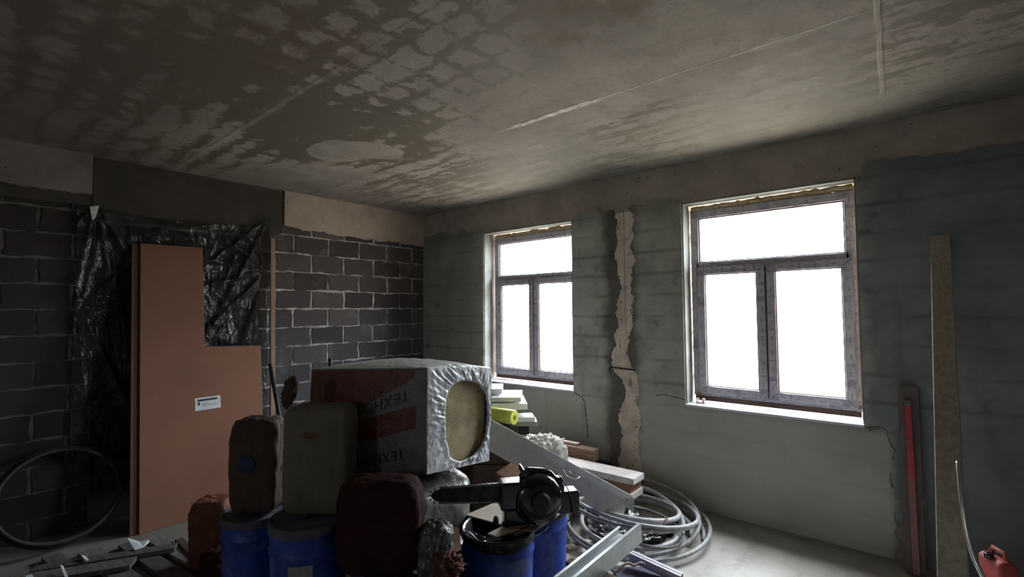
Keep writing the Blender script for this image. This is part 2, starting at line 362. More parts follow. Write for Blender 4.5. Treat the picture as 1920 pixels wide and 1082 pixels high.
def mat_block():
    a = NT('lightweight_concrete_block'); X, Y, Z = a.xyz()
    at_ = a.n('ShaderNodeAttribute'); at_.attribute_name = 'tone'; tone = at_.outputs['Fac']
    c = a.mix(tone, (0.045, 0.047, 0.052), (0.090, 0.090, 0.092))
    warm = a.sm(a.m('ADD', Z, a.m('MULTIPLY', a.m('SUBTRACT', a.noise(1.1, 3), 0.5), 1.4)), 1.35, 2.0)
    c = a.mix(a.m('MULTIPLY', warm, 0.8), c, a.mix(tone, (0.056, 0.041, 0.037), (0.096, 0.076, 0.068)))
    smear = a.sm(a.noise(2.8, 5, 0.65), 0.53, 0.74)
    c = a.mix(a.m('MULTIPLY', smear, 0.38), c, (0.25, 0.235, 0.22))
    left_dark = a.sm(a.m('ADD', Y, a.m('MULTIPLY', a.m('SUBTRACT', a.noise(1.5, 3), 0.5), 0.4)), -3.75, -3.25, 1.0, 0.0)  # blocks turn darker towards the left end of the wall
    c = a.mix(a.m('MULTIPLY', left_dark, 0.75), c, (0.030, 0.026, 0.025))
    g = a.noise(110, 3, 0.7); pores = a.sm(a.voro(60), 0.1, 0.35)
    c = a.mix(a.m('MULTIPLY', a.sm(g, 0.5, 0.8), 0.4), c, (0.035, 0.035, 0.036))
    return a.done(a.bsdf(c, 0.9, 0, 0.2, a.bump(a.m('ADD', g, a.m('MULTIPLY', pores, 0.5)), 0.5, 0.006)))

def mat_mortar():
    a = NT('grey_mortar')
    c = a.mix(a.sm(a.noise(4.0, 5, 0.7), 0.38, 0.66), (0.46, 0.43, 0.41), (0.20, 0.185, 0.17))
    left_dark = a.sm(a.xyz()[1], -3.75, -3.3, 1.0, 0.0)  # joints turn darker towards the left end too
    c = a.mix(a.m('MULTIPLY', left_dark, 0.8), c, (0.06, 0.055, 0.05))
    return a.done(a.bsdf(c, 0.9, 0, 0.2, a.bump(a.noise(45, 5, 0.7), 0.7, 0.01)))

def mat_floor():
    a = NT('dusty_concrete_floor')
    c = a.mix(a.sm(a.noise(1.4, 6, 0.6), 0.35, 0.68), (0.47, 0.465, 0.43), (0.34, 0.33, 0.30))
    c = a.mix(a.m('MULTIPLY', a.sm(a.noise(7, 5, 0.7), 0.5, 0.7), 0.35), c, (0.16, 0.15, 0.13))
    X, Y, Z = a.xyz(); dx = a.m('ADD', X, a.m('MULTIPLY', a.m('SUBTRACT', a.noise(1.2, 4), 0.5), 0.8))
    floor_dark = a.m('MAXIMUM', a.m('MULTIPLY', a.sm(dx, 2.4, 1.2, 1.0, 0.0) if False else a.sm(dx, 1.2, 2.2, 1.0, 0.0), 0.85), a.m('MULTIPLY', a.sm(Y, -0.28, -0.02), 0.5))  # darker towards the left end and along the window wall
    c = a.mix(floor_dark, c, (0.12, 0.112, 0.10))
    c = a.mix(a.sm(a.voro(23), 0.04, 0.08, 0.5, 0.0), c, (0.10, 0.09, 0.08))
    return a.done(a.bsdf(c, 0.85, 0, 0.3, a.bump(a.noise(30, 6, 0.7), 0.4, 0.01)))

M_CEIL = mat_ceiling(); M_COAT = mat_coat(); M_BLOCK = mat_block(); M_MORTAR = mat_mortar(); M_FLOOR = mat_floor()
M_BELT = mat_concrete('brown_grey_concrete_belt', (0.48, 0.42, 0.365), (0.36, 0.315, 0.275))
M_BEAM = mat_concrete('pale_formed_concrete', (0.41, 0.335, 0.27), (0.33, 0.265, 0.215), 0.2)
M_BEAM2 = mat_concrete('left_formed_concrete', (0.20, 0.175, 0.16), (0.14, 0.125, 0.115), 0.2)
M_DARKC = mat_concrete('dark_damp_concrete', (0.060, 0.052, 0.045), (0.042, 0.037, 0.033), 0.3)
def mat_chase():
    a = NT('beige_chase_infill'); X, Y, Z = a.xyz()
    c = a.mix(a.sm(a.noise(5, 5, 0.65), 0.35, 0.68), (0.80, 0.70, 0.60), (0.58, 0.50, 0.42))
    c = a.mix(a.m('MULTIPLY', a.sm(a.noise(9, 6, 0.75, a.mapv((1.6, 1, 0.8))), 0.56, 0.63), 0.85), c, (0.13, 0.115, 0.10))
    ln = a.m('MULTIPLY', a.sm(a.m('ABSOLUTE', a.m('SUBTRACT', a.m('ADD', X, a.m('MULTIPLY', a.m('SUBTRACT', a.noise(4, 3), 0.5), 0.02)), 3.005)), 0.002, 0.006, 1.0, 0.0), a.sm(Z, 1.45, 1.6))
    c = a.mix(a.m('MULTIPLY', ln, 0.7), c, (0.10, 0.085, 0.07))
    return a.done(a.bsdf(c, 0.85, 0, 0.3, a.bump(a.noise(40, 5, 0.7), 0.5, 0.008)))
M_CHASE = mat_chase()
M_REVEAL = mat_concrete('pale_limewashed_reveal', (0.30, 0.325, 0.31), (0.20, 0.21, 0.19), 0.25)
M_PLAST = simple('pale_base_plaster', (0.46, 0.44, 0.40), (0.38, 0.36, 0.33), 3, 0.85)
M_FACADE = simple('pink_facade', (0.80, 0.68, 0.66), (0.75, 0.62, 0.60), 3, 0.8)

# ================================================================== THE ROOM
FX0, FX1, FY0 = -2.2, 8.6, -7.4
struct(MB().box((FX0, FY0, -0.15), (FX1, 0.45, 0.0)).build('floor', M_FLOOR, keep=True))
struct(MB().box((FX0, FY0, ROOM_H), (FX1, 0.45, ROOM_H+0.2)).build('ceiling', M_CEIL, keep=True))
bx0, bx1, bz0, bz1 = FILL_OPENING
wbk = MB().box((0, FY0-0.2, 0), (bx0, FY0, ROOM_H)).box((bx1, FY0-0.2, 0), (FX1, FY0, ROOM_H)).box((bx0, FY0-0.2, 0), (bx1, FY0, bz0)).box((bx0, FY0-0.2, bz1), (bx1, FY0, ROOM_H))
struct(wbk.build('wall_back', M_PLAST, keep=True))
struct(MB().box((FX1, FY0, 0), (FX1+0.2, 0.45, ROOM_H)).build('wall_far_right', M_PLAST, keep=True))

# window wall: solid concrete and blockwork around two openings
WT = 0.42
wr = MB()
cuts = [0.0] + [v for p_ in WINS for v in p_] + [FX1]
for i in range(0, len(cuts), 2): wr.box((cuts[i], 0, 0), (cuts[i+1], WT, ROOM_H))
for a_, b_ in WINS:
    wr.box((a_, 0, 0), (b_, WT, WZ0-0.02)); wr.box((a_, 0, WZ1), (b_, WT, ROOM_H))
wall_right = struct(wr.build('wall_right', M_BELT, keep=True))
# outer skin of the building beyond the reveals
for i, (a_, b_) in enumerate(WINS):
    f_ = MB()
    f_.box((a_-0.5, WT, 0.2), (a_-0.02, WT+0.14, 3.2)).box((b_+0.02, WT, 0.2), (b_+0.5, WT+0.14, 3.2))
    f_.box((a_-0.02, WT, WZ1-0.02), (b_+0.02, WT+0.14, 3.2)).box((a_-0.02, WT, 0.2), (b_+0.02, WT+0.14, WZ0-0.06))
    struct(f_.build('facade_surround', M_FACADE, wall_right))
    r_ = MB()       # limewashed reveal lining, 12 mm of render inside the opening
    t_ = 0.012
    r_.box((a_, -0.004, WZ0), (a_+t_, 0.128, WZ1)).box((b_-t_, -0.004, WZ0), (b_, 0.128, WZ1)).box((a_, -0.004, WZ1-t_), (b_, 0.128, WZ1))
    struct(r_.build('reveal_lining', M_REVEAL, wall_right))

def ragged(pts, step=0.035, amp=0.012, seed=0.0, closed=True, sel=None):
    step = step if sel is None else 0.016
    out = []; n = len(pts)
    for i in range(n if closed else n-1):
        p = Vector(pts[i]); q = Vector(pts[(i+1) % n]); L = (q-p).length; k = max(1, int(L/step))
        d = (q-p)/max(L, 1e-6); nn = Vector((-d.y, d.x))
        a = amp if (sel is None or sel[i]) else 0.0
        for j in range(k):
            c = p.lerp(q, j/k)
            if a > 0.02 and j: a_ = (noise.noise(Vector((c.x*70+seed, c.y*70, 0)))*0.010); c = c + nn*a_
            out.append(c + nn*a*(fr(c.x*9+seed, c.y*9, seed)*1.6 if j else 0.0))
    if not closed: out.append(Vector(pts[-1]))
    return out

def wall_slab(name, pts, y_face, mat, sel, seed, amp=0.012, back=0.0):
    """flat coat on the window wall: outline in (x, z), front face at y_face"""
    o = ragged(pts, 0.03, amp, seed, True, sel)
    bm = bmesh.new(); vs = [bm.verts.new((p.x, y_face, p.y)) for p in o]
    f = bm.faces.new(vs); r = bmesh.ops.extrude_face_region(bm, geom=[f])
    for v in [g for g in r['geom'] if isinstance(g, bmesh.types.BMVert)]: v.co.y = back
    bmesh.ops.triangulate(bm, faces=[q for q in bm.faces if len(q.verts) > 4])
    bmesh.ops.recalc_face_normals(bm, faces=bm.faces)
    me = bpy.data.meshes.new(name); bm.to_mesh(me); bm.free(); me.materials.append(mat)
    ob = bpy.data.objects.new(name, me); COL.objects.link(ob); ob.parent = wall_right; ob['kind'] = 'structure'
    return ob
CH_L = [(2.91, 2.62), (2.94, 2.45), (2.93, 2.33), (2.9, 2.21), (2.96, 2.04), (2.95, 1.84), (2.93, 1.63), (2.89, 1.41), (2.87, 1.22), (2.88, 1.13), (2.97, 1.01), (3.0, 0.9), (2.95, 0.73), (2.94, 0.54), (2.92, 0.31), (2.92, 0.0)]
CH_R = [(3.08, 2.60), (3.09, 2.43), (3.06, 2.29), (3.1, 2.19), (3.05, 1.94), (3.09, 1.79), (3.07, 1.56), (3.04, 1.42), (3.01, 1.28), (3.06, 1.16), (3.1, 1.1), (3.11, 0.96), (3.11, 0.75), (3.11, 0.57), (3.12, 0.32), (3.12, 0.0)]
CH_L = [(x-0.012, z) for x, z in CH_L]; CH_R = [(x+0.018, z) for x, z in CH_R]
T = -0.016
# bay left of window 1, and everything under it as far as the chase
pA = [(0.0, 0.0), (2.92, 0.0)] + CH_L[::-1][1:] + [(2.90, 2.69), (2.49, 2.72), (2.44, 2.66), (2.41, 2.64), (2.41, 0.865), (1.13, 0.865), (1.13, 2.66), (0.78, 2.71), (0.32, 2.73), (0.0, 2.73)]
sA = [0] + [1]*(len(CH_L)-1) + [1]*3 + [0, 0, 0, 0, 1, 1, 1, 0]
sA = (sA + [0]*40)[:len(pA)]
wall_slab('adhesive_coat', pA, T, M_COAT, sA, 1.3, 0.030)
pC = [(3.12, 0.0), (4.985, 0.0), (5.01, 0.21), (5.0, 0.42), (4.98, 0.56), (5.0, 0.75), (4.97, 0.83), (4.95, 0.88), (4.86, 0.868), (3.572, 0.865), (3.572, 2.68), (3.31, 2.71), (3.17, 2.69), (3.085, 2.70)] + CH_R[:-1]
sC = [0] + [1]*7 + [0, 0, 1, 1, 1, 1] + [1]*20
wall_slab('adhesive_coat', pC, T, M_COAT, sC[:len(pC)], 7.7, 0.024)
pD = [(5.02, 0.0), (FX1, 0.0), (FX1, 2.72), (7.0, 2.70), (5.7, 2.715), (5.54, 2.725), (5.39, 2.71), (5.2, 2.74), (4.92, 2.77), (4.855, 2.70), (4.852, 2.63), (4.852, 0.868), (4.96, 0.885), (4.98, 0.83), (5.01, 0.75), (4.99, 0.56), (5.01, 0.42), (5.02, 0.21)]
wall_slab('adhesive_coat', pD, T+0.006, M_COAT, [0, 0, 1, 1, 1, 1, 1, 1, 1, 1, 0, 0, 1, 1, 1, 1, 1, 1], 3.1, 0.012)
wall_slab('chase_infill', [(2.84, 0), (3.16, 0), (3.16, 2.66), (2.86, 2.66)], -0.004, M_CHASE, [0, 0, 0, 0], 2.0)
M_RUST = simple('rusty_steel', (0.10, 0.055, 0.035), (0.06, 0.035, 0.025), 30, 0.8, 0.3)
tz = MB().tube([(2.83, -0.020, 1.10), (2.835, -0.030, 1.145), (2.86, -0.028, 1.155), (3.10, -0.024, 1.145)], 0.007, 8).build('tie_rod', M_RUST, wall_right, smooth=True)

def wall_crack(pts, r, seed):
    q = []
    for i in range(len(pts)-1):
        for k in range(8): t = k/8; q.append(Vector((lerp(pts[i][0], pts[i+1][0], t)+0.006*nz(i*8+k, seed), T-0.0003, lerp(pts[i][1], pts[i+1][1], t)+0.006*nz(seed, i*8+k))))
    rs = [r*(0.5+abs(nz(i*0.6, seed, 3))*1.6) for i in range(len(q))]
    MB().tube(q, rs, 6).build('plaster_crack', M_DARKC, wall_right)
wall_crack([(2.41, 0.875), (2.50, 0.83), (2.545, 0.78), (2.55, 0.66), (2.565, 0.55), (2.575, 0.42)], 0.0045, 1.5)
wall_crack([(3.30, 0.93), (3.38, 0.945), (3.50, 0.93), (3.57, 0.915)], 0.004, 2.5)
wall_crack([(4.87, 0.872), (4.95, 0.89)], 0.003, 4.5)
# left wall: block courses with real joints
DY0, DY1, DZ1 = -3.46, -2.16, 2.50
wl = MB()
wl.box((-0.2, DY1, 0), (-0.006, 0.45, ROOM_H)).box((-0.2, FY0-0.2, 0), (-0.006, DY0, ROOM_H)).box((-0.2, DY0, DZ1), (-0.006, DY1, ROOM_H))
wall_left = struct(wl.build('wall_left', M_MORTAR, keep=True))
def block_courses():
    rnd = random.Random(4); vs = []; fs = []; tones = []
    k = -9
    while True:
        z0 = 1.75+0.2*k; z1 = z0+0.2
        if z0 > 2.7: break
        half = 0.2 if (k % 2 != 0) else 0.0
        n = -1
        while True:
            ya = 0.0-half-0.4*n + (0.4 if half else 0.0)
            yb = ya-0.4
            n += 1
            if ya < -7.3: break
            a1, b1 = min(ya, -0.004), yb
            if a1-b1 < 0.05: continue
            segs = [(b1, a1)]
            if z0 < DZ1-0.05:
                new = []
                for (q0, q1) in segs:
                    if q1 <= DY0 or q0 >= DY1: new.append((q0, q1))
                    else:
                        if q0 < DY0-0.04: new.append((q0, DY0+0.004))
                        if q1 > DY1+0.04: new.append((DY1-0.004, q1))
                segs = new
            for (q0, q1) in segs:
                j = 0.009
                gy0 = q0+j+rnd.uniform(-.003, .004); gy1 = q1-j-rnd.uniform(-.003, .004)
                gz0 = max(z0, 0.0)+0.006+rnd.uniform(-.002, .004); gz1 = min(z1, 2.66)-0.006-rnd.uniform(-.002, .004)
                if gz1-gz0 < 0.02: continue
                face = 0.0+rnd.uniform(-0.002, 0.003); tone = min(1, max(0, rnd.gauss(0.42, 0.32)))
                ol = ragged([(gy0, gz0), (gy1, gz0), (gy1, gz1), (gy0, gz1)], 0.022, 0.009, rnd.uniform(0, 50))
                b = len(vs); N = len(ol)
                cx_ = Vector(((gy0+gy1)/2, (gz0+gz1)/2))
                for p_ in ol: vs.append((face-0.003, p_.x, p_.y))
                for p_ in ol:
                    q_ = p_+(cx_-p_).normalized()*0.004; vs.append((face, q_.x, q_.y))
                for p_ in ol: vs.append((-0.012, p_.x, p_.y))
                fs.append([b+N+i for i in range(N)]); tones.append(tone)
                for i in range(N):
                    i2 = (i+1) % N
                    fs.append([b+i, b+i2, b+N+i2, b+N+i]); tones.append(tone)
                    fs.append([b+2*N+i, b+2*N+i2, b+i2, b+i]); tones.append(tone)
        k += 1
    me = bpy.data.meshes.new('blocks'); me.from_pydata(vs, [], fs); me.materials.append(M_BLOCK)
    at_ = me.attributes.new('tone', 'FLOAT', 'FACE'); at_.data.foreach_set('value', tones)
    bm = bmesh.new(); bm.from_mesh(me); bmesh.ops.recalc_face_normals(bm, faces=bm.faces); bm.to_mesh(me); bm.free()
    o = bpy.data.objects.new('block_courses', me); COL.objects.link(o); o.parent = wall_left; o['kind'] = 'structure'
block_courses()
def left_slab(name, pts, x_face, mat, sel, seed, amp=0.012):
    o = ragged(pts, 0.03, amp, seed, True, sel)
    bm = bmesh.new(); vs = [bm.verts.new((x_face, p.x, p.y)) for p in o]
    f = bm.faces.new(vs); r = bmesh.ops.extrude_face_region(bm, geom=[f])
    for v in [g for g in r['geom'] if isinstance(g, bmesh.types.BMVert)]: v.co.x = -0.006
    bmesh.ops.triangulate(bm, faces=[q for q in bm.faces if len(q.verts) > 4])
    bmesh.ops.recalc_face_normals(bm, faces=bm.faces)
    me = bpy.data.meshes.new(name); bm.to_mesh(me); bm.free(); me.materials.append(mat)
    ob = bpy.data.objects.new(name, me); COL.objects.link(ob); ob.parent = wall_left; ob['kind'] = 'structure'
left_slab('concrete_beam', [(0.0, 2.60), (0.0, ROOM_H), (-1.92, ROOM_H), (-1.92, 2.645), (-1.75, 2.625), (-1.0, 2.60)], 0.022, M_BEAM, [0, 0, 0, 0, 1, 1], 5.0, 0.016)
left_slab('door_lintel', [(-1.925, 2.56), (-1.925, ROOM_H), (-3.49, ROOM_H), (-3.49, 2.50), (-2.1, 2.50)], 0.006, M_DARKC, [1, 0, 0, 0, 0], 6.0)
left_slab('concrete_beam', [(-3.5, 2.69), (-3.5, ROOM_H), (-7.4, ROOM_H), (-7.4, 2.68)], 0.050, M_BEAM2, [0, 0, 0, 1], 8.0)
left_slab('mortar_bed', [(-3.5, 2.60), (-3.5, 2.69), (-7.4, 2.68), (-7.4, 2.60)], 0.004, M_DARKC, [0]*4, 9.0)
# unlit room beyond the doorway
bk = MB()
bk.box((-2.2, -4.6, 0), (-2.1, -1.0, ROOM_H)).box((-2.1, -4.6, 0), (-0.2, -4.5, ROOM_H)).box((-2.1, -1.1, 0), (-0.2, -1.0, ROOM_H))
struct(bk.build('wall_next_room', M_DARKC, keep=True))

# ================================================================== WINDOWS
def mat_glass():
    a = NT('window_glass'); t = a.n('ShaderNodeBsdfTransparent'); t.inputs[0].default_value = (0.95, 0.97, 0.96, 1)
    g = a.n('ShaderNodeBsdfGlossy'); g.inputs['Roughness'].default_value = 0.02
    f = a.n('ShaderNodeLayerWeight'); f.inputs[0].default_value = 0.5
    ff = a.m('ADD', 0.04, a.m('MULTIPLY', a.m('POWER', f.outputs[1], 5.0), 0.85))
    m_ = a.n('ShaderNodeMixShader'); a.t.links.new(ff, m_.inputs[0]); a.t.links.new(t.outputs[0], m_.inputs[1]); a.t.links.new(g.outputs[0], m_.inputs[2])
    return a.done(m_.outputs[0])
def mat_film():
    a = NT('taped_window_profile'); X, Y, Z = a.xyz()
    # protective film: pale strips, brown profile between them
    n1 = a.noise(9, 3, 0.5); 
    c = a.mix(a.sm(a.noise(22, 2, 0.5, a.mapv((1, 1, 1))), 0.42, 0.6), (0.46, 0.44, 0.50), (0.34, 0.32, 0.37))
    c = a.mix(a.sm(n1, 0.64, 0.70), c, (0.20, 0.12, 0.09))
    return a.done(a.bsdf(c, 0.38, 0, 0.5, a.bump(a.noise(60, 3), 0.3, 0.003)))
M_GLASS = mat_glass(); M_FILM = mat_film()
M_BROWN = simple('brown_laminated_profile', (0.115, 0.062, 0.04), (0.085, 0.045, 0.03), 20, 0.45)
M_GASKET = simple('black_gasket', (0.02, 0.02, 0.02), None, 20, 0.6)
M_PRINT = simple('dark_print', (0.035, 0.035, 0.045), None, 30, 0.6)
M_TAPE = simple('white_protective_tape', (0.64, 0.61, 0.65), (0.50, 0.47, 0.50), 14, 0.35)
M_FOAM = simple('yellow_mounting_foam', (0.88, 0.70, 0.42), (0.66, 0.50, 0.30), 24, 0.9, bump=0.9, bd=0.02)
M_SILL = simple('white_plastic_sill', (0.80, 0.82, 0.86), (0.74, 0.76, 0.80), 8, 0.35, bump=0.02)
M_ALU = simple('bare_alu', (0.55, 0.56, 0.58), None, 20, 0.4, 0.9)
M_WOODTAN = simple('tan_wood', (0.46, 0.34, 0.22), (0.34, 0.24, 0.15), 9, 0.8, stretch=(1, 8, 8))

def bars(mb, x0, x1, z0, z1, w, y0, y1, wb=None):
    wb = wb or w
    mb.box((x0, y0, z0), (x1, y1, z0+wb)); mb.box((x0, y0, z1-w), (x1, y1, z1))
    mb.box((x0, y0, z0+wb), (x0+w, y1, z1-w)); mb.box((x1-w, y0, z0+wb), (x1, y1, z1-w))
rw = random.Random(11)
def prints(x0, x1, z0, z1, y, horiz, nn, parent, hgt=0.010):
    """dashes of small lettering on the film"""
    mb = MB(); tp = MB()
    L = (x1-x0) if horiz else (z1-z0)
    for i in range(nn):
        c = (i+rw.uniform(0.25, 0.75))/nn*L; wd = rw.uniform(0.03, 0.055)
        tw = L/nn*rw.uniform(0.6, 1.02); off = rw.uniform(-0.006, 0.006)
        if horiz:
            tp.box((max(x0, x0+c-tw/2), y+0.0006-i*0.00006, z0+0.004), (min(x1, x0+c+tw/2), y+0.002, z1-0.004))
            zc = (z0+z1)/2+off; q = x0+c-wd/2
            for k in range(int(wd/0.009)): mb.box((q+k*0.009, y-0.0004, zc-hgt/2*rw.uniform(.5, 1)), (q+k*0.009+0.0035, y+0.001, zc+hgt/2*rw.uniform(.5, 1)))
        else:
            tp.box((x0+0.004, y+0.0006-i*0.00006, max(z0, z0+c-tw/2)), (x1-0.004, y+0.002, min(z1, z0+c+tw/2)))
            xc = (x0+x1)/2+off; q = z0+c-wd/2
            for k in range(int(wd/0.009)): mb.box((xc-hgt/2*rw.uniform(.5, 1), y-0.0004, q+k*0.009), (xc+hgt/2*rw.uniform(.5, 1), y+0.001, q+k*0.009+0.0035))
    return tp, mb

def make_window(name, dx, yf):
    X = lambda v: v+dx
    fr_ = MB(); bars(fr_, X(3.592), X(4.828), 0.945, 2.602, 0.068, yf+0.012, yf+0.085)
    fr_.box((X(3.638), yf+0.012, 2.062), (X(4.782), yf+0.085, 2.132))       # transom
    fr_.box((X(4.176), yf+0.012, 1.007), (X(4.236), yf+0.085, 2.062))       # mullion
    fr_.box((X(3.60), yf+0.02, 0.90), (X(4.82), yf+0.075, 0.945), mi=1)      # brown base profile
    root = fr_.build(name, [M_FILM, M_BROWN], keep=True, bevel=0.004); struct(root)
    # fixed upper light
    bd = MB(); bars(bd, X(3.656), X(4.764), 2.128, 2.538, 0.014, yf+0.028, yf+0.05)
    bd.build('glazing_bead', M_BROWN, root)
    MB().box((X(3.66), yf+0.045, 2.14), (X(4.76), yf+0.051, 2.55)).build('glass_pane', M_GLASS, root)
    for (a_, b_) in ((3.646, 4.202), (4.210, 4.800)):
        sh = MB(); bars(sh, X(a_), X(b_), 0.968, 2.088, 0.066, yf-0.008, yf+0.06)
        # mitred corners read as fine dark lines
        so = sh.build('window_sash', M_FILM, root, bevel=0.006)
        MB_ = MB(); bars(MB_, X(a_+0.058), X(b_-0.058), 1.026, 2.030, 0.016, yf+0.004, yf+0.03)
        MB_.build('glazing_bead', M_BROWN, so)
        MB().box((X(a_+0.066), yf+0.026, 1.034), (X(b_-0.066), yf+0.032, 2.022)).build('glass_pane', M_GLASS, so)
        mt = MB()
        for (cx_, cz_, sx, sz) in ((a_, 0.968, 1, 1), (b_, 0.968, -1, 1), (a_, 2.088, 1, -1), (b_, 2.088, -1, -1)):
            mt.tube([(X(cx_+sx*0.004), yf-0.008, cz_+sz*0.004), (X(cx_+sx*0.060), yf-0.008, cz_+sz*0.060)], 0.0012, 5)
        mt.build('mitre_line', M_GASKET, so)
        tp = MB(); pr = MB()
        for (h, q) in ((True, (a_+0.07, b_-0.07, 0.972, 1.028)), (True, (a_+0.07, b_-0.07, 2.026, 2.084)), (False, (a_+0.003, a_+0.062, 1.03, 2.03)), (False, (b_-0.062, b_-0.003, 1.03, 2.03))):
            t1, p1 = prints(X(q[0]), X(q[1]), q[2], q[3], yf-0.0098, h, 5 if h else 8, root, 0.011)
            tp.add(t1.v, t1.f); pr.add(p1.v, p1.f)
        tp.build('protective_film', M_TAPE, so); pr.build('film_print', M_PRINT, so)
    tp = MB(); pr = MB()
    for (h, q) in ((True, (3.66, 4.76, 2.540, 2.598)), (True, (3.66, 4.76, 2.10, 2.130)), (False, (3.596, 3.656, 2.15, 2.55)), (False, (4.764, 4.824, 2.15, 2.55)), (False, (4.802, 4.826, 1.0, 2.06)), (False, (3.594, 3.640, 1.0, 2.06))):
        t1, p1 = prints(X(q[0]), X(q[1]), q[2], q[3], yf+0.0102, h, 8 if h else 5, root, 0.008)
        tp.add(t1.v, t1.f); pr.add(p1.v, p1.f)
    tp.build('protective_film', M_TAPE, root); pr.build('film_print', M_PRINT, root)
    MB().box((X(4.2025), yf-0.004, 0.985), (X(4.2095), yf+0.02, 2.07)).build('sash_gap', M_GASKET, root)
    # mounting foam squeezed out round the frame
    fo = MB(); rr = random.Random(int(dx*100)+5)
    def foam(p, q, r):
        n = 46; pts = []; rs = []
        for i in range(n+1):
            c = Vector(p).lerp(Vector(q), i/n)
            c += Vector((nz(i*.4, r, dx)*.006, nz(i*.5, 2, dx)*.010, nz(i*.45, 5, dx)*.007)); pts.append(c); rs.append(r*(1+0.45*nz(i*0.7, 9, dx)))
        fo.tube(pts, rs, 9)
    foam((X(3.60), yf+0.035, 2.622), (X(4.82), yf+0.035, 2.628), 0.026)
    foam((X(3.62), yf+0.012, 2.616), (X(4.82), yf+0.014, 2.632), 0.015)
    foam((X(3.590), yf+0.055, 0.96), (X(3.590), yf+0.055, 2.62), 0.012)
    foam((X(4.836), yf-0.03, 0.90), (X(4.838), yf-0.03, 2.62), 0.010)
    fo.build('mounting_foam', M_FOAM, root, smooth=True)
    sl = MB(); sl.box((X(3.575), -0.035, 0.868), (X(4.850), yf+0.09, 0.888))
    sl.build('window_sill', M_SILL, root, bevel=0.005)
    return root
W2 = make_window('window_2', 0.0, 0.135)
W1 = make_window('window_1', -2.436, 0.150)

# ================================================================== helpers for objects
def at(x, y, D):        # a point of the place: direction as seen, real distance along the view axis
    return CAM + (fwd + rgt*((x-960)/F_PX) - upv*((y-541)/F_PX))*D
VR = Vector((rgt.x, rgt.y, 0)).normalized(); VF = Vector((fwd.x, fwd.y, 0)).normalized()
def frame_at(loc, ang=0.0, tilt=None):
    m_ = Matrix.Translation(loc) @ Matrix.Rotation(math.atan2(VR.y, VR.x)+ang, 4, 'Z')
    return m_ @ tilt if tilt else m_
def super_blob(c, size, p=3.0, amp=0.02, seed=0.0, rot=None, n=26, freq=3.0, sag=0.0, fine=0.0, pinch=0.0):
    """soft box: cube sphere pushed to a superellipsoid with creases"""
    mb = MB(); sx, sy, sz = size; R_ = rot or Matrix.Identity(4); C_ = Vector(c)
    def fn(face):
        def g(u, v):
            a, b = u*2-1, v*2-1
            d = {0: (1, a, b), 1: (-1, a, b), 2: (a, 1, b), 3: (a, -1, b), 4: (a, b, 1), 5: (a, b, -1)}[face]
            d = Vector([math.tan(t*PI/4) for t in d])
            k = (abs(d.x)**p+abs(d.y)**p+abs(d.z)**p)**(-1/p); q = d*k
            e = fr(q.x*freq+seed, q.y*freq+seed*1.7, q.z*freq, 4)*amp
            e += abs(nz(q.x*freq*2.3+seed, q.y*freq*2.3, q.z*freq*2.3+seed))*fine*-1
            w_ = 1-pinch*max(0.0, q.z)**2
            r_ = Vector((q.x*(sx/2)*w_, q.y*(sy/2)*w_, q.z*sz/2))
            if sag: r_.z -= sag*(q.x**2+q.y**2)*(0.5+0.5*q.z)
            if sag: r_.x *= 1+0.12*max(0, -q.z)*sag*8; r_.y *= 1+0.12*max(0, -q.z)*sag*8
            dd = q.normalized(); return C_ + R_ @ (r_+dd*e)
        return g
    for f in range(6): mb.grid(fn(f), n, n)
    return mb
def weld(o, d=0.0005):
    bm = bmesh.new(); bm.from_mesh(o.data); bmesh.ops.remove_doubles(bm, verts=bm.verts, dist=d)
    bmesh.ops.recalc_face_normals(bm, faces=bm.faces); bm.to_mesh(o.data); bm.free(); return o

# ================================================================== DOORWAY: film, boards
def mat_poly(name='translucent_polythene', base=(0.075, 0.075, 0.072), tr=0.66, rough=0.16, bs=1.0):
    a = NT(name); t = a.n('ShaderNodeBsdfTransparent'); t.inputs[0].default_value = (0.50, 0.51, 0.50, 1)
    nn = a.noise(3.0, 4, 0.6, a.mapv((1, 1, 0.45)), 1.2); n2 = a.noise(16, 4, 0.6)
    b = a.bump(a.m('ADD', a.m('MULTIPLY', nn, 3.0), a.m('MULTIPLY', n2, 0.25)), bs, 0.03)
    g = a.bsdf(base, rough, 0, 0.9, b)
    m_ = a.n('ShaderNodeMixShader'); m_.inputs[0].default_value = 1-tr
    a.t.links.new(t.outputs[0], m_.inputs[1]); a.t.links.new(g, m_.inputs[2])
    return a.done(m_.outputs[0])
M_POLY = mat_poly()
def sheet_fn(u, v):
    y = lerp(-3.585, -2.085, u); zt = 2.585 + (0.13*max(0, (u-0.82)/0.18)**2) + 0.02*max(0, 1-u/0.15) - 0.05*math.sin(PI*min(1, u/0.82))*0.6
    z = lerp(0.02, zt, v); x = 0.030
    for (ay, az, k, A) in ((-3.48, 2.62, 17, .026), (-2.09, 2.70, 15, .030), (-2.10, 2.15, 13, .026), (-2.75, 1.25, 9, .016), (-3.55, 1.75, 15, .022), (-3.5, 0.9, 9, .014)):
        dx_, dz_ = y-ay, z-az; r = math.hypot(dx_, dz_)+0.02; th = math.atan2(dz_, dx_)
        f = math.sin(th*k+nz(th*3, ay)*2.0)
        x += A*max(0, f)**3*math.exp(-r*1.0)*min(1, r/0.12)*1.6
    x += 0.008*nz(y*3, z*2.0, 3)+0.004*nz(y*11, z*5, 8)
    if y > -2.2: x = max(x, 0.022)
    return Vector((max(0.014, x), y, z))
setp(MB().grid(sheet_fn, 110, 150).build('plastic_sheet', M_POLY, smooth=True), 'crinkled translucent plastic sheet hung over the doorway in the block wall', 'plastic sheet')
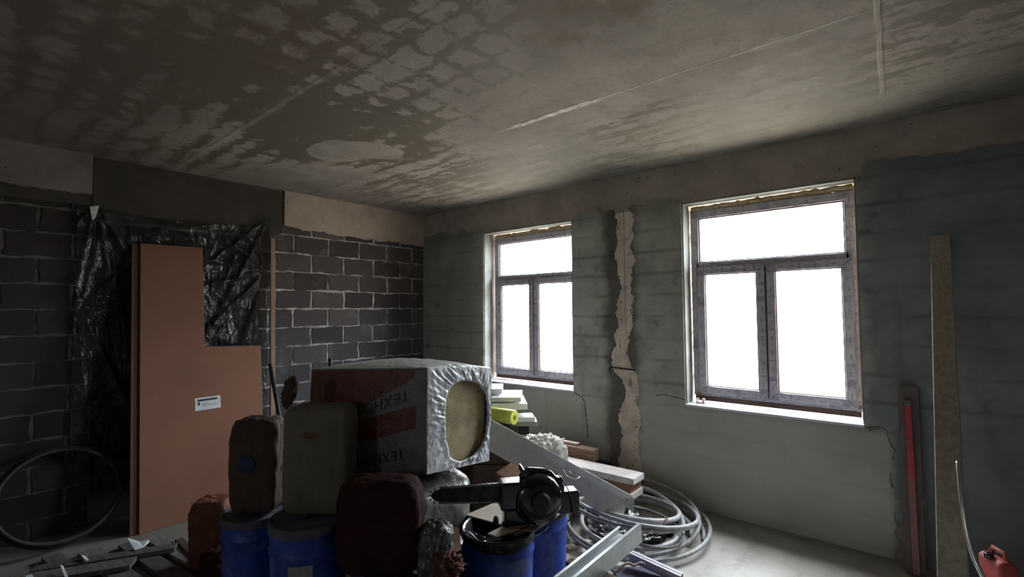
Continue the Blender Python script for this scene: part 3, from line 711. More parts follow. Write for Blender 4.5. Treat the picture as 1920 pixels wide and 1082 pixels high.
tp = MB().prism([(0.062, -3.515, 2.585), (0.062, -3.455, 2.60), (0.062, -3.475, 2.50), (0.062, -3.495, 2.47)], (0.004, 0, 0)).build('adhesive_tape', simple('white_paper_tape', (0.62, 0.66, 0.64), None, 20, 0.7))
setp(tp, 'small torn scrap of pale tape on the upper left corner of the plastic sheet', 'tape')

def mat_fibre(name, c1, c2):
    a = NT(name)
    g = a.noise(160, 3, 0.8, a.mapv((1, 1, 0.6))); l = a.noise(2.0, 4, 0.6)
    c = a.mix(a.sm(l, 0.3, 0.7), c1, c2); c = a.mix(a.m('MULTIPLY', a.sm(g, 0.5, 0.75), 0.35), c, tuple(x*0.5 for x in c1))
    return a.done(a.bsdf(c, 0.75, 0, 0.3, a.bump(g, 0.2, 0.002)))
M_HDF = mat_fibre('brown_fibreboard', (0.215, 0.098, 0.060), (0.175, 0.085, 0.054))
M_HDF2 = mat_fibre('brown_fibreboard_edge', (0.14, 0.07, 0.052), (0.11, 0.06, 0.045))
M_LATH = mat_fibre('pinkish_pine_lath', (0.27, 0.18, 0.13), (0.23, 0.15, 0.105))
def lean(y, s, xo=0.0, base=0.47):       # s = height along the sheet; top edge touches the wall film
    z = s*0.984; return Vector((0.075+(base-0.075)*(1-z/2.33)+xo, y, z))
def leaning_sheet(out, th, xo=0.0):
    mb = MB(); o = [lean(y, s, xo) for y, s in out]; mb.prism(o, (th, 0, th*0.17)); return mb
bd = leaning_sheet([(-3.228, 0), (-2.285, 0), (-2.245, 1.415), (-2.728, 1.433), (-2.714, 2.354), (-3.184, 2.347)], 0.012, 0.026).build('fibreboard_sheet', M_HDF, bevel=0.002)
setp(bd, 'tall brown fibreboard sheet with a notched corner and a white sticker, leaning at the doorway', 'board')
bd2 = leaning_sheet([(-3.282, 0), (-2.40, 0), (-2.40, 1.30), (-2.76, 1.35), (-2.75, 2.33), (-3.238, 2.343)], 0.014, 0.004).build('fibreboard_sheet', M_HDF2, bevel=0.002)
setp(bd2, 'darker brown board whose narrow edge shows behind the notched sheet', 'board')
M_STICK = simple('white_sticker', (0.60, 0.64, 0.66), (0.52, 0.56, 0.58), 6, 0.5, bump=0.0)
M_INK = simple('dark_blue_ink', (0.035, 0.045, 0.07), None, 20, 0.6, bump=0.0)
def on_board(y, s, off): return lean(y, s, 0.026+0.012+off)
def patch(y0, s0, y1, s1, off, skew=0.0): return [on_board(y0, s0, off), on_board(y1, s0+skew, off), on_board(y1, s1+skew, off), on_board(y0, s1, off)]
st = MB().prism(patch(-2.821, 0.880, -2.620, 0.988, 0.0025, 0.002), (0.0008, 0, 0)).build('sticker', M_STICK, bd)
ik = MB()
ik.prism(patch(-2.803, 0.956, -2.647, 0.975, 0.0036, 0.002), (0.0005, 0, 0)); ik.prism(patch(-2.801, 0.924, -2.783, 0.952, 0.0036), (0.0005, 0, 0))
for k in range(9):
    if k % 4 != 3: ik.prism(patch(-2.715+k*0.008, 0.916, -2.710+k*0.008, 0.925, 0.0036), (0.0005, 0, 0))
for r_ in range(3): ik.prism(patch(-2.770, 0.935-r_*0.012, -2.715-0.01*r_, 0.9385-r_*0.012, 0.0036), (0.0003, 0, 0))
ik.build('sticker_print', M_INK, st)
lt = MB(); lt.hexa([(0.26, -2.135, 0), (0.282, -2.135, 0), (0.282, -2.09, 0), (0.26, -2.09, 0), (0.052, -2.080, 2.485), (0.072, -2.080, 2.485), (0.072, -2.035, 2.485), (0.052, -2.035, 2.485)])
lt = lt.build('timber_lath', M_LATH, bevel=0.002); setp(lt, 'slim pinkish timber lath standing at the right edge of the doorway', 'lath')
ks = MB(); rr = random.Random(3)
for k in range(7):
    z = 0.9+k*0.22+rr.uniform(-.05, .05); t = z/2.485; x_ = lerp(0.282, 0.072, t); y_ = lerp(-2.135, -2.080, t)+rr.uniform(0.004, 0.03)
    MB().box((x_-0.001, y_, z), (x_+0.0012, y_+0.014, z+0.006)).build('knot', M_RUST, lt)

# ================================================================== INSULATION PACK (top of the heap)
def pack_faces(c8, bulge=(0.02, 0.02, 0.03)):
    """c8: bottom 0-3 (front, right, back, left), top 4-7, corners of a soft box"""
    B = c8[:4]; T_ = c8[4:]
    def P(u, v, w_):    # u along front->left, v along front->right, w up
        b = B[0].lerp(B[3], u).lerp(B[1].lerp(B[2], u), v); t = T_[0].lerp(T_[3], u).lerp(T_[1].lerp(T_[2], u), v)
        p = b.lerp(t, w_)
        c = (B[0]+B[2]+T_[0]+T_[2])/4
        return p
    return P
pc = [at(800, 890, 2.52), at(917, 864, 2.86), at(735, 850, 3.10), at(574, 880, 2.74), at(801, 690, 2.52), at(923, 690, 2.86), at(742, 678, 3.10), at(584, 692, 2.74)]
P0 = pack_faces(pc)
axU = (pc[3]-pc[0]).normalized(); axV = (pc[1]-pc[0]).normalized(); nLong = -axV.copy(); nLong.z = 0; nEnd = -axU.copy(); nEnd.z = 0
def bulgef(a, b): return (math.sin(PI*a)*math.sin(PI*b))**0.6
def long_face(u, w_, off=0.0): return P0(u, 0, w_) + nLong*(0.022*bulgef(u, w_)+off+0.003*nz(u*9, w_*9, 2))
def soft(x): return x
M_WOOL = None
def mat_wool():
    a = NT('stone_wool'); n1 = a.noise(7, 5, 0.65); n2 = a.noise(40, 6, 0.85, a.mapv((1, 1, 2.0)))
    c = a.mix(a.sm(n1, 0.32, 0.68), (0.50, 0.42, 0.26), (0.30, 0.25, 0.155)); c = a.mix(a.m('MULTIPLY', a.sm(n2, 0.45, 0.7), 0.5), c, (0.56, 0.48, 0.32))
    c = a.mix(a.sm(a.voro(13), 0.05, 0.11, 1.0, 0.0), c, (0.03, 0.025, 0.02))
    return a.done(a.bsdf(c, 0.95, 0, 0.1, a.bump(a.m('ADD', n2, n1), 0.55, 0.012)))
M_WOOL = mat_wool()
def mat_wrap(name, c1, c2, rough=0.3, coat=0.3):
    a = NT(name); v = a.noise(9, 5, 0.6, a.mapv((1, 1, 0.6)), 1.5)
    c = a.mix(a.sm(v, 0.35, 0.7), c1, c2)
    return a.done(a.bsdf(c, rough, 0, 0.5, a.bump(a.m('ADD', a.noise(30, 4, 0.6), a.m('MULTIPLY', v, 2.0)), 0.5, 0.008), Coat_Weight=coat, Coat_Roughness=0.2))
M_WRAPW = mat_wrap('milky_film', (0.72, 0.74, 0.79), (0.50, 0.52, 0.57), 0.30, 0.5)
M_WRAPT = mat_wrap('white_film_top', (0.90, 0.93, 0.95), (0.82, 0.86, 0.89), 0.30, 0.8)
M_WRAPG = mat_wrap('printed_grey_film', (0.165, 0.165, 0.170), (0.12, 0.12, 0.128), 0.45, 0.05)
M_RED = mat_wrap('printed_red_film', (0.135, 0.030, 0.025), (0.085, 0.022, 0.019), 0.45, 0.05)
M_BLK = mat_wrap('printed_black', (0.025, 0.022, 0.022), (0.04, 0.035, 0.035), 0.5, 0.05)
root = empty('insulation_pack', (pc[0]+pc[1]+pc[2]+pc[3])/4, 'film-wrapped stone wool pack with an oval tear in its end, on the heap', 'insulation pack')
ins = 0.03
core = MB(); c8 = []
for w_ in (ins, 1-ins):
    for (u, v) in ((0, 0.0), (0, 1), (1, 1), (1, 0)): c8.append(P0(lerp(0.045, 0.97, u), lerp(ins, 1-ins, v), w_))
core.hexa(c8); core.build('stone_wool_slab', M_WOOL, root)
wrap = MB()
wrap.grid(lambda u, w_: long_face(u, w_), 40, 30, 0)
wrap.grid(lambda u, w_: P0(u, 1, w_)-nLong*0.015*bulgef(u, w_), 20, 16, 0)
wrap.grid(lambda v, w_: P0(1, v, w_)-nEnd*0.02*bulgef(v, w_), 16, 16, 0)
def topf(u, v):
    e = 0.0
    return P0(u, v, 1) + Vector((0, 0, 0.046*bulgef(u, v) + 0.004*nz(u*14, v*14) ))
wrap.grid(lambda u, v: topf(u, v), 40, 40, 1)
wrap.grid(lambda u, v: P0(u, v, 0)-Vector((0, 0, 0.01*bulgef(u, v))), 14, 14, 0)
# end face: film ring gathered round the oval hole
def end_ring(i, j, NI=120, NJ=16):
    t = i*2*PI; s = j
    # border point on unit square
    c, s_ = math.cos(t), math.sin(t); k = 1/max(abs(c), abs(s_)); bx, by = 0.5+0.5*c*k, 0.5+0.5*s_*k
    # hole outline (v to the right, w up)
    hc = (0.600, 0.470); rx, ry = 0.345, 0.405
    rr_ = 1+0.03*math.sin(3*t+1)+0.03*fr(math.cos(t)*1.5, math.sin(t)*1.5, 4, 2)
    pw = 2.5; q = (abs(c)**pw+abs(s_)**pw)**(-1/pw)
    hx, hy = hc[0]+rx*c*q*rr_, hc[1]+ry*s_*q*rr_
    v, w_ = lerp(bx, hx, s), lerp(by, hy, s)
    fold = nz(math.cos(t)*6, math.sin(t)*6, 1+s*1.2)*0.30+nz(math.cos(t)*15, math.sin(t)*15, 3+s*1.5)*0.35+nz(v*12+w_*4, w_*5, 2)*0.25+abs(nz(v*20-w_*8, w_*6, 7))*0.22
    p = P0(0, v, w_)+nEnd*(0.010*bulgef(v, w_)+0.022*fold*math.sin(PI*min(1, s*0.75+0.05))+0.002*nz(v*30, w_*30))
    if s > 0.93: p -= nEnd*0.012*(s-0.93)/0.07
    return p
wrap.grid(lambda i, j: end_ring(i, j), 320, 20, 2)
wo_ = weld(wrap.build('film_wrap', [M_WRAPG, M_WRAPT, M_WRAPW], root, smooth=True), 0.004)
# printed bands and lettering on the long side (printed upside down, running uphill to the right)
def lf(a, b, off):      # a: 0 at the front corner .. 1 at the left ; b: height
    return long_face(a, b, off)
def band(poly, off, name, mat, parent):
    mb = MB(); n = 14
    (a0, b0), (a1, b1), (a2, b2), (a3, b3) = poly
    mb.grid(lambda u, v: lf(lerp(lerp(a0, a1, u), lerp(a3, a2, u), v), lerp(lerp(b0, b1, u), lerp(b3, b2, u), v), off), n, 6)
    return mb.build(name, mat, parent, smooth=True)
band([(0.10, 0.985), (0.985, 0.985), (0.985, 0.30), (0.10, 0.90)], 0.0022, 'printed_band', M_RED, root)
band([(0.075, 0.655), (0.52, 0.50), (0.52, 0.28), (0.075, 0.44)], 0.0022, 'printed_band', M_RED, root)
def lettering(text, a0, b0, da, size_b, slope, off, parent, name='printed_lettering'):
    """text turned upside down, starts at a0 near the front corner and runs to the left"""
    cu = bpy.data.curves.new('t', 'FONT'); cu.body = text; cu.size = 1.0; cu.resolution_u = 2; cu.offset = 0.012
    to = bpy.data.objects.new('t', cu); COL.objects.link(to)
    bpy.context.view_layer.update(); dg = bpy.context.evaluated_depsgraph_get()
    me = to.evaluated_get(dg).to_mesh(); vs = [v.co.copy() for v in me.vertices]; fs = [tuple(p_.vertices) for p_ in me.polygons]
    to.to_mesh_clear(); bpy.data.objects.remove(to); bpy.data.curves.remove(cu)
    wd = max(v.x for v in vs); mb = MB()
    out = []
    for v in vs:
        a = a0+da*v.x/wd; b = b0-size_b*v.y+slope*(a-a0)
        out.append(lf(min(0.99, max(0.0, a)), min(0.99, max(0.01, b)), off))
    mb.add(out, fs); return mb.build(name, M_BLK, parent)
lettering('ТЕХНОНИКОЛЬ', 0.125, 0.80, 0.80, 0.135, -0.42, 0.0040, root)
lettering('ТЕХНОНИКОЛЬ', 0.155, 0.235, 0.72, 0.125, -0.26, 0.0040, root)

# packs underneath that carry it
def film_pack(name, p8, mat, label, seed, amp=0.02, parent=None, cat='insulation pack', group=None, pw=5.0):
    P = pack_faces(p8); mb = MB()
    def g(face):
        def h(a, b):
            u, v, w_ = {0: (a, 0, b), 1: (a, 1, b), 2: (0, a, b), 3: (1, a, b), 4: (a, b, 1), 5: (a, b, 0)}[face]
            p = P(u, v, w_); c = P(.5, .5, .5); d = p-c
            q = Vector((u*2-1, v*2-1, w_*2-1)); k = (abs(q.x)**pw+abs(q.y)**pw+abs(q.z)**pw)**(-1/pw)
            f = fr(p.x*5+seed, p.y*5, p.z*5, 5)*amp - abs(nz(p.x*9+seed, p.y*9, p.z*14))*amp*0.8
            return c+d*k*1.03+d.normalized()*f
        return h
    for f in range(6): mb.grid(g(f), 28, 24)
    o = weld(mb.build(name, mat, parent, smooth=True), 0.002); 
    if label: setp(o, label, cat, group)
    return o
M_GREYFILM = mat_wrap('dusty_grey_film', (0.17, 0.165, 0.155), (0.09, 0.085, 0.08), 0.32, 0.3)
M_DARKRED = simple('dark_red_sack', (0.040, 0.013, 0.012), (0.024, 0.010, 0.009), 6, 0.8, spec=0.12, bump=0.4, bd=0.01)
M_DARKFILM = mat_wrap('dark_wrinkled_film', (0.040, 0.038, 0.037), (0.022, 0.021, 0.020), 0.3, 0.4)
M_DARKFILM2 = mat_wrap('dusty_dark_film', (0.085, 0.083, 0.080), (0.045, 0.043, 0.042), 0.35, 0.3)
zt = min(c.z for c in pc[:4])-0.006
def box8(c, ex, ey, z0, z1, ang, tops=None):
    R_ = Matrix.Rotation(ang, 3, 'Z'); o = []
    for z in (z0, z1):
        for sx, sy in ((-1, -1), (1, -1), (1, 1), (-1, 1)):
            p = R_ @ Vector((sx*ex/2, sy*ey/2, 0)); o.append(Vector((c[0]+p.x, c[1]+p.y, z)))
    return o
cc = (pc[0]+pc[1]+pc[2]+pc[3])/4
ang_p = math.atan2(axV.y, axV.x)
film_pack('insulation_pack', box8((cc.x-0.03, cc.y+0.03), 0.52, 0.70, 0.44, zt-0.012, ang_p), M_GREYFILM, 'grey film-wrapped pack lying directly under the torn insulation pack', 2.0, 0.014)
film_pack('insulation_pack', box8((cc.x-0.04, cc.y+0.05), 0.54, 0.72, 0.0, 0.426, ang_p), M_DARKFILM, 'dark film-wrapped pack on the floor, lowest in the heap behind the barrels', 5.0, 0.014)
def sack(name, c, size, mat, label, cat='sack', group=None, ang=0.0, p=3.2, amp=0.02, seed=1.0, fine=0.02, tilt=0.0, pinch=0.0, parent=None, n=26):
    R_ = Matrix.Rotation(math.atan2(VR.y, VR.x)+ang, 4, 'Z') @ Matrix.Rotation(tilt, 4, 'Y')
    mb = super_blob(c, size, p, amp, seed, R_, n, fine=fine, pinch=pinch)
    o = weld(mb.build(name, mat, parent, smooth=True), 0.0008)
    if label: setp(o, label, cat, group)
    return o
# dark sacks in front of the packs, behind and between the barrels
def ctr(x, D, z0, z1): v = at(x, 900, D); return (v.x, v.y, (z0+z1)/2)
sack('plastic_sack', ctr(735, 2.30, 0, 0.50), (0.34, 0.20, 0.50), M_DARKFILM, 'dark plastic sack standing on the floor between the blue barrels', seed=2.2, amp=0.012, p=4.5, fine=0.008)
zt1 = at(705, 893, 2.30).z
sack('plastic_sack', ctr(715, 2.30, 0.505, zt1), (0.39, 0.20, zt1-0.505), M_DARKRED, 'dark red sack slumped in front of the stacked insulation packs', seed=3.1, amp=0.008, fine=0.008, p=5.0)
sack('plastic_sack', ctr(818, 2.27, 0.43, 0.74), (0.17, 0.18, 0.31), M_DARKFILM2, 'crumpled grey film bag beside the dark red sack', seed=9.3, amp=0.012, fine=0.014, p=3.2)
sack('plastic_sack', ctr(815, 2.27, 0, 0.425), (0.18, 0.18, 0.425), M_DARKRED, 'low dark red sack under the crumpled grey film bag', seed=5.4, p=4.5, amp=0.010, fine=0.008)
M_CARD = mat_fibre('brown_cardboard', (0.26, 0.155, 0.10), (0.20, 0.12, 0.08))
M_RAG = simple('dusty_red_cloth', (0.19, 0.075, 0.06), (0.10, 0.045, 0.04), 18, 0.9, bump=0.6, bd=0.01)
M_DUST = simple('pale_dust', (0.40, 0.34, 0.30), (0.25, 0.2, 0.17), 40, 0.95, bump=0.8, bd=0.01)
def flap(name, pts, th, mat, label, cat, group=None, bevel=0.0015):
    mb = MB(); n = (Vector(pts[1])-Vector(pts[0])).cross(Vector(pts[-1])-Vector(pts[0])).normalized()
    mb.prism([Vector(p) for p in pts], n*th); return setp(mb.build(name, mat, bevel=bevel), label, cat, group)
flap('cardboard_piece', [at(808, 1018, 2.24), at(838, 1042, 2.22), at(864, 1033, 2.28), at(860, 990, 2.38), at(835, 988, 2.36)], 0.006, M_CARD, 'torn brown cardboard flap left of the wide blue barrel', 'cardboard')
sack('rag', at(838, 1062, 2.16), (0.15, 0.12, 0.11), M_RAG, 'dusty red rag heaped below the torn cardboard flap', 'rag', seed=6.0, p=2.2, amp=0.03, fine=0.03, n=20)
sack('plastic_sack', Vector((at(838, 1062, 2.08).x, at(838, 1062, 2.08).y, (at(838, 1062, 2.16).z-0.05)/2)), (0.18, 0.14, at(838, 1062, 2.16).z-0.06), M_DARKFILM, 'dark bag under the dusty red rag', seed=16.0, p=3.5, amp=0.02, n=16)

# ================================================================== BLUE BARRELS
def mat_barrel():
    a = NT('blue_plastic'); g = a.noise(6, 5, 0.6); d = a.sm(a.noise(14, 6, 0.7), 0.48, 0.72)
    c = a.mix(a.sm(g, 0.35, 0.7), (0.014, 0.055, 0.36), (0.010, 0.035, 0.24)); c = a.mix(a.m('MULTIPLY', d, 0.30), c, (0.22, 0.25, 0.34))
    return a.done(a.bsdf(c, 0.36, 0, 0.5, a.bump(g, 0.15, 0.01)))
M_BLUE = mat_barrel()
M_BLUELID = simple('dusty_dark_blue_lid', (0.050, 0.052, 0.095), (0.11, 0.11, 0.13), 14, 0.7)
M_BLKPL = simple('black_glossy_plastic', (0.008, 0.008, 0.011), (0.014, 0.014, 0.02), 12, 0.16, spec=0.7, bump=0.02)
M_BLKRUB = simple('black_rubber', (0.016, 0.015, 0.015), (0.03, 0.028, 0.027), 18, 0.55)
M_STEEL = simple('worn_steel', (0.30, 0.30, 0.31), (0.16, 0.15, 0.15), 26, 0.35, 0.85)
M_WIRE = simple('galvanised_wire', (0.62, 0.62, 0.64), None, 30, 0.4, 0.7)
M_LABEL = simple('pale_label', (0.30, 0.33, 0.30), (0.22, 0.25, 0.22), 10, 0.6)
def barrel(c, r, h, label, lid=True, group=None, taper=0.94):
    root = empty('plastic_barrel', c, label, 'barrel', group)
    c = Vector(c)
    pf = [(r*taper*0.97, 0.0), (r*taper, 0.012), (lerp(r*taper, r, .3), h*.3), (r*0.985, h*.62), (r, h*0.80), (r*1.035, h*0.815), (r*1.035, h*0.835), (r, h*0.85), (r*1.0, h*0.93), (r*1.03, h*0.935), (r*1.03, h-0.012), (r*0.99, h-0.006), (r*0.965, h-0.006), (r*0.955, h-0.05), (r*0.90, h-0.10)]
    MB().lathe(pf, c, 56, caps=True).build('barrel_body', M_BLUE, root, smooth=True).modifiers.new('e', 'EDGE_SPLIT').split_angle = 0.7
    return root
def barrel_lid(root, c, r, h, mat):
    c = Vector(c)
    pf = [(r*1.055, h-0.035), (r*1.06, h-0.008), (r*1.05, h+0.004), (r*0.99, h+0.006), (r*0.965, h-0.004), (r*0.5, h-0.005), (0.01, h-0.004)]
    o = MB().lathe(pf, c, 56, caps=False).build('barrel_lid', mat, root, smooth=True); o.modifiers.new('e', 'EDGE_SPLIT').split_angle = 0.6; return o
def arc_label(root, c, r, z0, z1, a0, a1, mat, name='label'):
    c = Vector(c); mb = MB(); mb.grid(lambda u, v: c+Vector((r*math.cos(lerp(a0, a1, u)), r*math.sin(lerp(a0, a1, u)), lerp(z0, z1, v))), 16, 2)
    return mb.build(name, mat, root, smooth=True)
def view_ang(c): d = Vector((CAM.x-c[0], CAM.y-c[1])); return math.atan2(d.y, d.x)
BR1 = at(934, 992, 2.60); BR1.z = 0; h1 = 0.560
b1 = barrel(BR1, 0.186, h1, 'wide blue barrel under the chainsaw, nearest of the right pair')
va = view_ang(BR1)
arc_label(b1, BR1, 0.1868, 0.20, 0.31, va+0.28, va+0.62, simple('faded_blue_print', (0.10, 0.14, 0.32), (0.03, 0.06, 0.26), 40, 0.5))
BR2 = at(1004, 962, 2.96); BR2.z = 0; h2 = 0.535
b2 = barrel(BR2, 0.188, h2, 'blue barrel right behind the wide one, next to the coiled hoses')
va2 = view_ang(BR2); arc_label(b2, BR2, 0.1885, 0.24, 0.34, va2+0.10, va2+0.42, MATS['faded_blue_print'])
hd = MB(); hp = []
for i in range(17):
    t = i/16*PI; hp.append(BR2+Vector((0.196*math.cos(va2-0.75+t*0.36), 0.196*math.sin(va2-0.75+t*0.36), h2-0.055-0.05*math.sin(t))))
hd.tube(hp, 0.0035, 8).build('bail_handle', M_WIRE, b2, smooth=True)
BL1 = at(580, 968, 2.40); hl1 = BL1.z; BL1.z = 0
b3 = barrel(BL1, 0.175, hl1, 'lidded blue barrel with a pale label, in front of the beige sack'); barrel_lid(b3, BL1, 0.175, hl1, M_BLUELID)
va3 = view_ang(BL1); arc_label(b3, BL1, 0.1775, hl1-0.42, hl1-0.155, va3-0.52, va3+0.10, M_LABEL)
BL2 = at(478, 958, 2.78); hl2 = BL2.z; BL2.z = 0
b4 = barrel(BL2, 0.165, hl2, 'dark blue barrel at the far left, beside the orange sack'); barrel_lid(b4, BL2, 0.165, hl2, M_BLUELID)
hdl = MB(); hp = []
for i in range(15):
    t = i/14*PI; hp.append(BR1+Vector((0.19*math.cos(va-1.35+t*0.30), 0.19*math.sin(va-1.35+t*0.30), h1-0.02+0.045*math.sin(t))))
hdl.tube(hp, 0.004, 8).build('bail_handle', M_WIRE, b1, smooth=True)
# black liner crumpled in the mouth of the wide barrel
def liner(c, r, h, drop, mat, label, seed, a0=0.0):
    c = Vector(c); mb = MB()
    def f(u, v):
        t = u*2*PI; d = drop*(0.45+0.55*max(0, math.cos(t-a0))+0.25*nz(math.cos(t)*2, math.sin(t)*2, seed))
        if v < 0.35:
            k = v/0.35; rr_ = r*1.045+0.004+0.003*nz(t*3, k*2, seed); z = h-d*(1-k)
        elif v < 0.45: k = (v-0.35)/0.1; rr_ = r*(1.045-0.09*k)+0.004; z = h+0.006
        else:
            k = (v-0.45)/0.55; rr_ = r*0.955*(1-k)+0.002; z = h+0.004-0.050*math.sin(PI*min(1, k*0.9))+0.014*nz(rr_*math.cos(t)*22, rr_*math.sin(t)*22, seed)*math.sin(PI*min(1, k*1.1))
            z = min(z, h+0.001)
        return c+Vector((rr_*math.cos(t), rr_*math.sin(t), z))
    mb.grid(f, 72, 26); o = weld(mb.build('bin_liner', mat, smooth=True), 0.0006)
    return setp(o, label, 'bin liner')
liner(BR1, 0.186, h1, 0.050, M_BLKPL, 'shiny black liner folded over the rim of the wide blue barrel', 7.7, va+0.3)
liner(BR2, 0.188, h2, 0.030, M_BLKRUB, 'dull black liner in the mouth of the rear blue barrel', 2.7, va2)

# ================================================================== SACKS ON THE LEFT BARRELS
M_BEIGE = simple('beige_paper_sack', (0.16, 0.142, 0.105), (0.12, 0.106, 0.082), 3, 0.85)
M_BROWNS = simple('brown_paper_sack', (0.085, 0.055, 0.042), (0.06, 0.042, 0.034), 4, 0.85)
M_ORANGE = simple('orange_brown_sack', (0.15, 0.050, 0.022), (0.10, 0.034, 0.017), 3, 0.6)
M_SALMON = simple('faded_red_print', (0.16, 0.075, 0.05), None, 15, 0.8)
M_BLUEP = simple('blue_print', (0.035, 0.05, 0.11), None, 15, 0.8)
tb = max(hl1, hl2)
s1c = at(592, 848, 2.42); s1h = at(590, 765, 2.42).z-hl1-0.004; s1c.z = hl1+0.006+s1h/2; s1c += VF*0.07
s1 = sack('paper_sack', s1c, (0.325, 0.20, s1h), M_BEIGE, 'big beige paper sack standing on the lidded blue barrel', 'sack', seed=1.2, p=9, amp=0.006, fine=0.006)
s2c = at(486, 850, 2.80); s2h = at(495, 783, 2.80).z-hl2-0.004; s2c.z = hl2+0.006+s2h/2
s2 = sack('paper_sack', s2c, (0.27, 0.20, s2h), M_BROWNS, 'brown paper sack with a blue printed patch, left of the beige one', 'sack', seed=8.2, p=6, amp=0.008, fine=0.010)
def on_sack(c, u, w_, off): return Vector(c)+VR*u-VF*off+Vector((0, 0, w_))
def disc_print(parent, c, u, w_, ru, rw_, off, mat, name):
    mb = MB(); pts = []
    for k in range(28):
        a = 2*PI*k/28; pts.append(on_sack(c, u+ru*math.cos(a), w_+rw_*math.sin(a), off))
    mb.prism(pts, -VF*0.002); return mb.build(name, mat, parent)
disc_print(s2, s2c, -0.02, 0.02, 0.05, 0.05, 0.101, M_BLUEP, 'printed_patch')
disc_print(s1, s1c, -0.02, 0.13, 0.035, 0.018, 0.1015, M_SALMON, 'printed_patch')
# crumpled neck of the brown sack
nk = at(543, 740, 2.46); nk.z = s1c.z+s1h/2+0.072
sack('paper_sack', nk, (0.065, 0.05, 0.17), M_BROWNS, 'twisted brown paper bundle poking up from the beige sack', 'sack', seed=12.0, p=2.2, amp=0.012, fine=0.015, tilt=0.25, n=16)
# long tools standing behind
def rod(name, p, q, r, mat, label, cat, n=10): return setp(MB().tube([p, q], r, n).build(name, mat, smooth=True), label, cat)
tp_ = at(506, 682, 3.1); bt = at(527, 800, 3.1); dd_ = (bt-tp_).normalized(); k_ = (0.0-tp_.z)/dd_.z
rod('tool_handle', tp_+dd_*k_*0.995, tp_, 0.012, M_BLKRUB, 'thin black tool handle leaning behind the brown sack, in front of the block wall', 'tool handle')
tp_ = at(619, 672, 3.35); rod('tool_handle', Vector((tp_.x, tp_.y, 0.0)), tp_, 0.011, M_BLKRUB, 'short black rod tip rising behind the insulation pack', 'tool handle')
# orange sack on the floor by the fibreboard
oc = at(402, 970, 3.30); oc.z = 0.235
o1 = sack('plastic_sack', oc, (0.26, 0.20, 0.46), M_ORANGE, 'orange-brown sack with a pale string along its top, beside the fibreboard', 'sack', seed=4.4, p=6, amp=0.008, fine=0.008)
sp_ = MB(); pts = [on_sack(oc, lerp(-0.11, 0.12, i/12), 0.215+0.012*math.sin(i/12*PI*0.8)+0.004*nz(i*1.0), 0.080) for i in range(13)]
sp_.tube(pts, 0.004, 6).build('string', M_DUST, o1, smooth=True)
sack('plastic_sack', (at(456, 1010, 3.25).x, at(456, 1010, 3.25).y, 0.20), (0.22, 0.18, 0.40), M_BROWNS, 'dark brown sack between the orange sack and the blue barrel', 'sack', seed=14.4, p=3.2, amp=0.022)
sack('plastic_sack', Vector((at(410, 1085, 3.0).x, at(410, 1085, 3.0).y, 0.13)), (0.22, 0.18, 0.26), M_DARKRED, 'dark red sack on the floor in front of the orange one', 'sack', seed=24.4, p=3.2, amp=0.022)

# ================================================================== BOARDS AND SMALL PARTS ON THE RIGHT BARRELS
M_PLY = mat_fibre('grey_dusty_plywood', (0.36, 0.31, 0.26), (0.28, 0.24, 0.20))
M_PALEW = mat_fibre('pale_planed_wood', (0.55, 0.48, 0.38), (0.45, 0.38, 0.30))
hz = h1+0.004
def slab4(name, px, z, th, mat, label, cat='board', group=None):
    """thin board lying flat at height z, outline through four seen corners"""
    P = []
    for x, y in px:
        v = fwd + rgt*((x-960)/F_PX) - upv*((y-541)/F_PX); s = (z-CAM.z)/v.z; P.append(CAM+v*s)
    mb = MB().prism(P, (0, 0, th)); return setp(mb.build(name, mat, bevel=0.0015), label, cat, group), P
zb = h1+0.003
slab4('plywood_board', [(873, 968), (962, 930), (1096, 934), (1000, 999), (952, 990)], zb, 0.009, M_PLY, 'dusty thin plywood board lying across the blue barrels under the chainsaw')
slab4('wood_offcut', [(914, 1003), (985, 968), (1022, 978), (932, 1009)], zb+0.0095, 0.008, M_PALEW, 'pale wood offcut at the front edge of the plywood board', 'offcut')
slab4('wood_offcut', [(962, 1000), (1015, 978), (1023, 984), (966, 1006)], zb-0.010, 0.011, M_PLY, 'grey wood strip on the rim of the wide barrel, right of the pale offcut', 'offcut')
for (x, y, r, h, lb) in ((930, 980, 0.016, 0.034, 'small dusty cup on the plywood board, left of its twin'), (948, 985, 0.017, 0.036, 'small dusty cup standing nearest the pale offcut')):
    v = fwd + rgt*((x-960)/F_PX) - upv*((y-541)/F_PX); s = (zb+0.009-CAM.z)/v.z; c = CAM+v*s
    setp(MB().lathe([(r, 0), (r*1.05, h*.4), (r*0.8, h*.8), (r*0.6, h)], c, 20).build('dusty_cup', simple('dusty_dark_plastic', (0.11, 0.10, 0.09), (0.06, 0.05, 0.05), 40, 0.8), smooth=True), lb, 'cup')

# ================================================================== CHAINSAW
saw0 = at(1008, 962, 2.62); saw0.z = zb+0.0105
sroot = empty('chainsaw', saw0, 'black electric chainsaw lying on the plywood board over the blue barrels', 'chainsaw')
SM = Matrix.Translation(saw0) @ Matrix.Rotation(math.atan2(VR.y, VR.x)+0.20, 4, 'Z') @ Matrix.Scale(1.10, 4)
def sb(lo, hi, name, mat, bevel=0.012, rot=None, parent=None, sub=0):
    m_ = SM @ rot if rot else SM
    return MB().box(lo, hi, m_).build(name, mat, parent or sroot, bevel=bevel, seg=4, smooth=False)
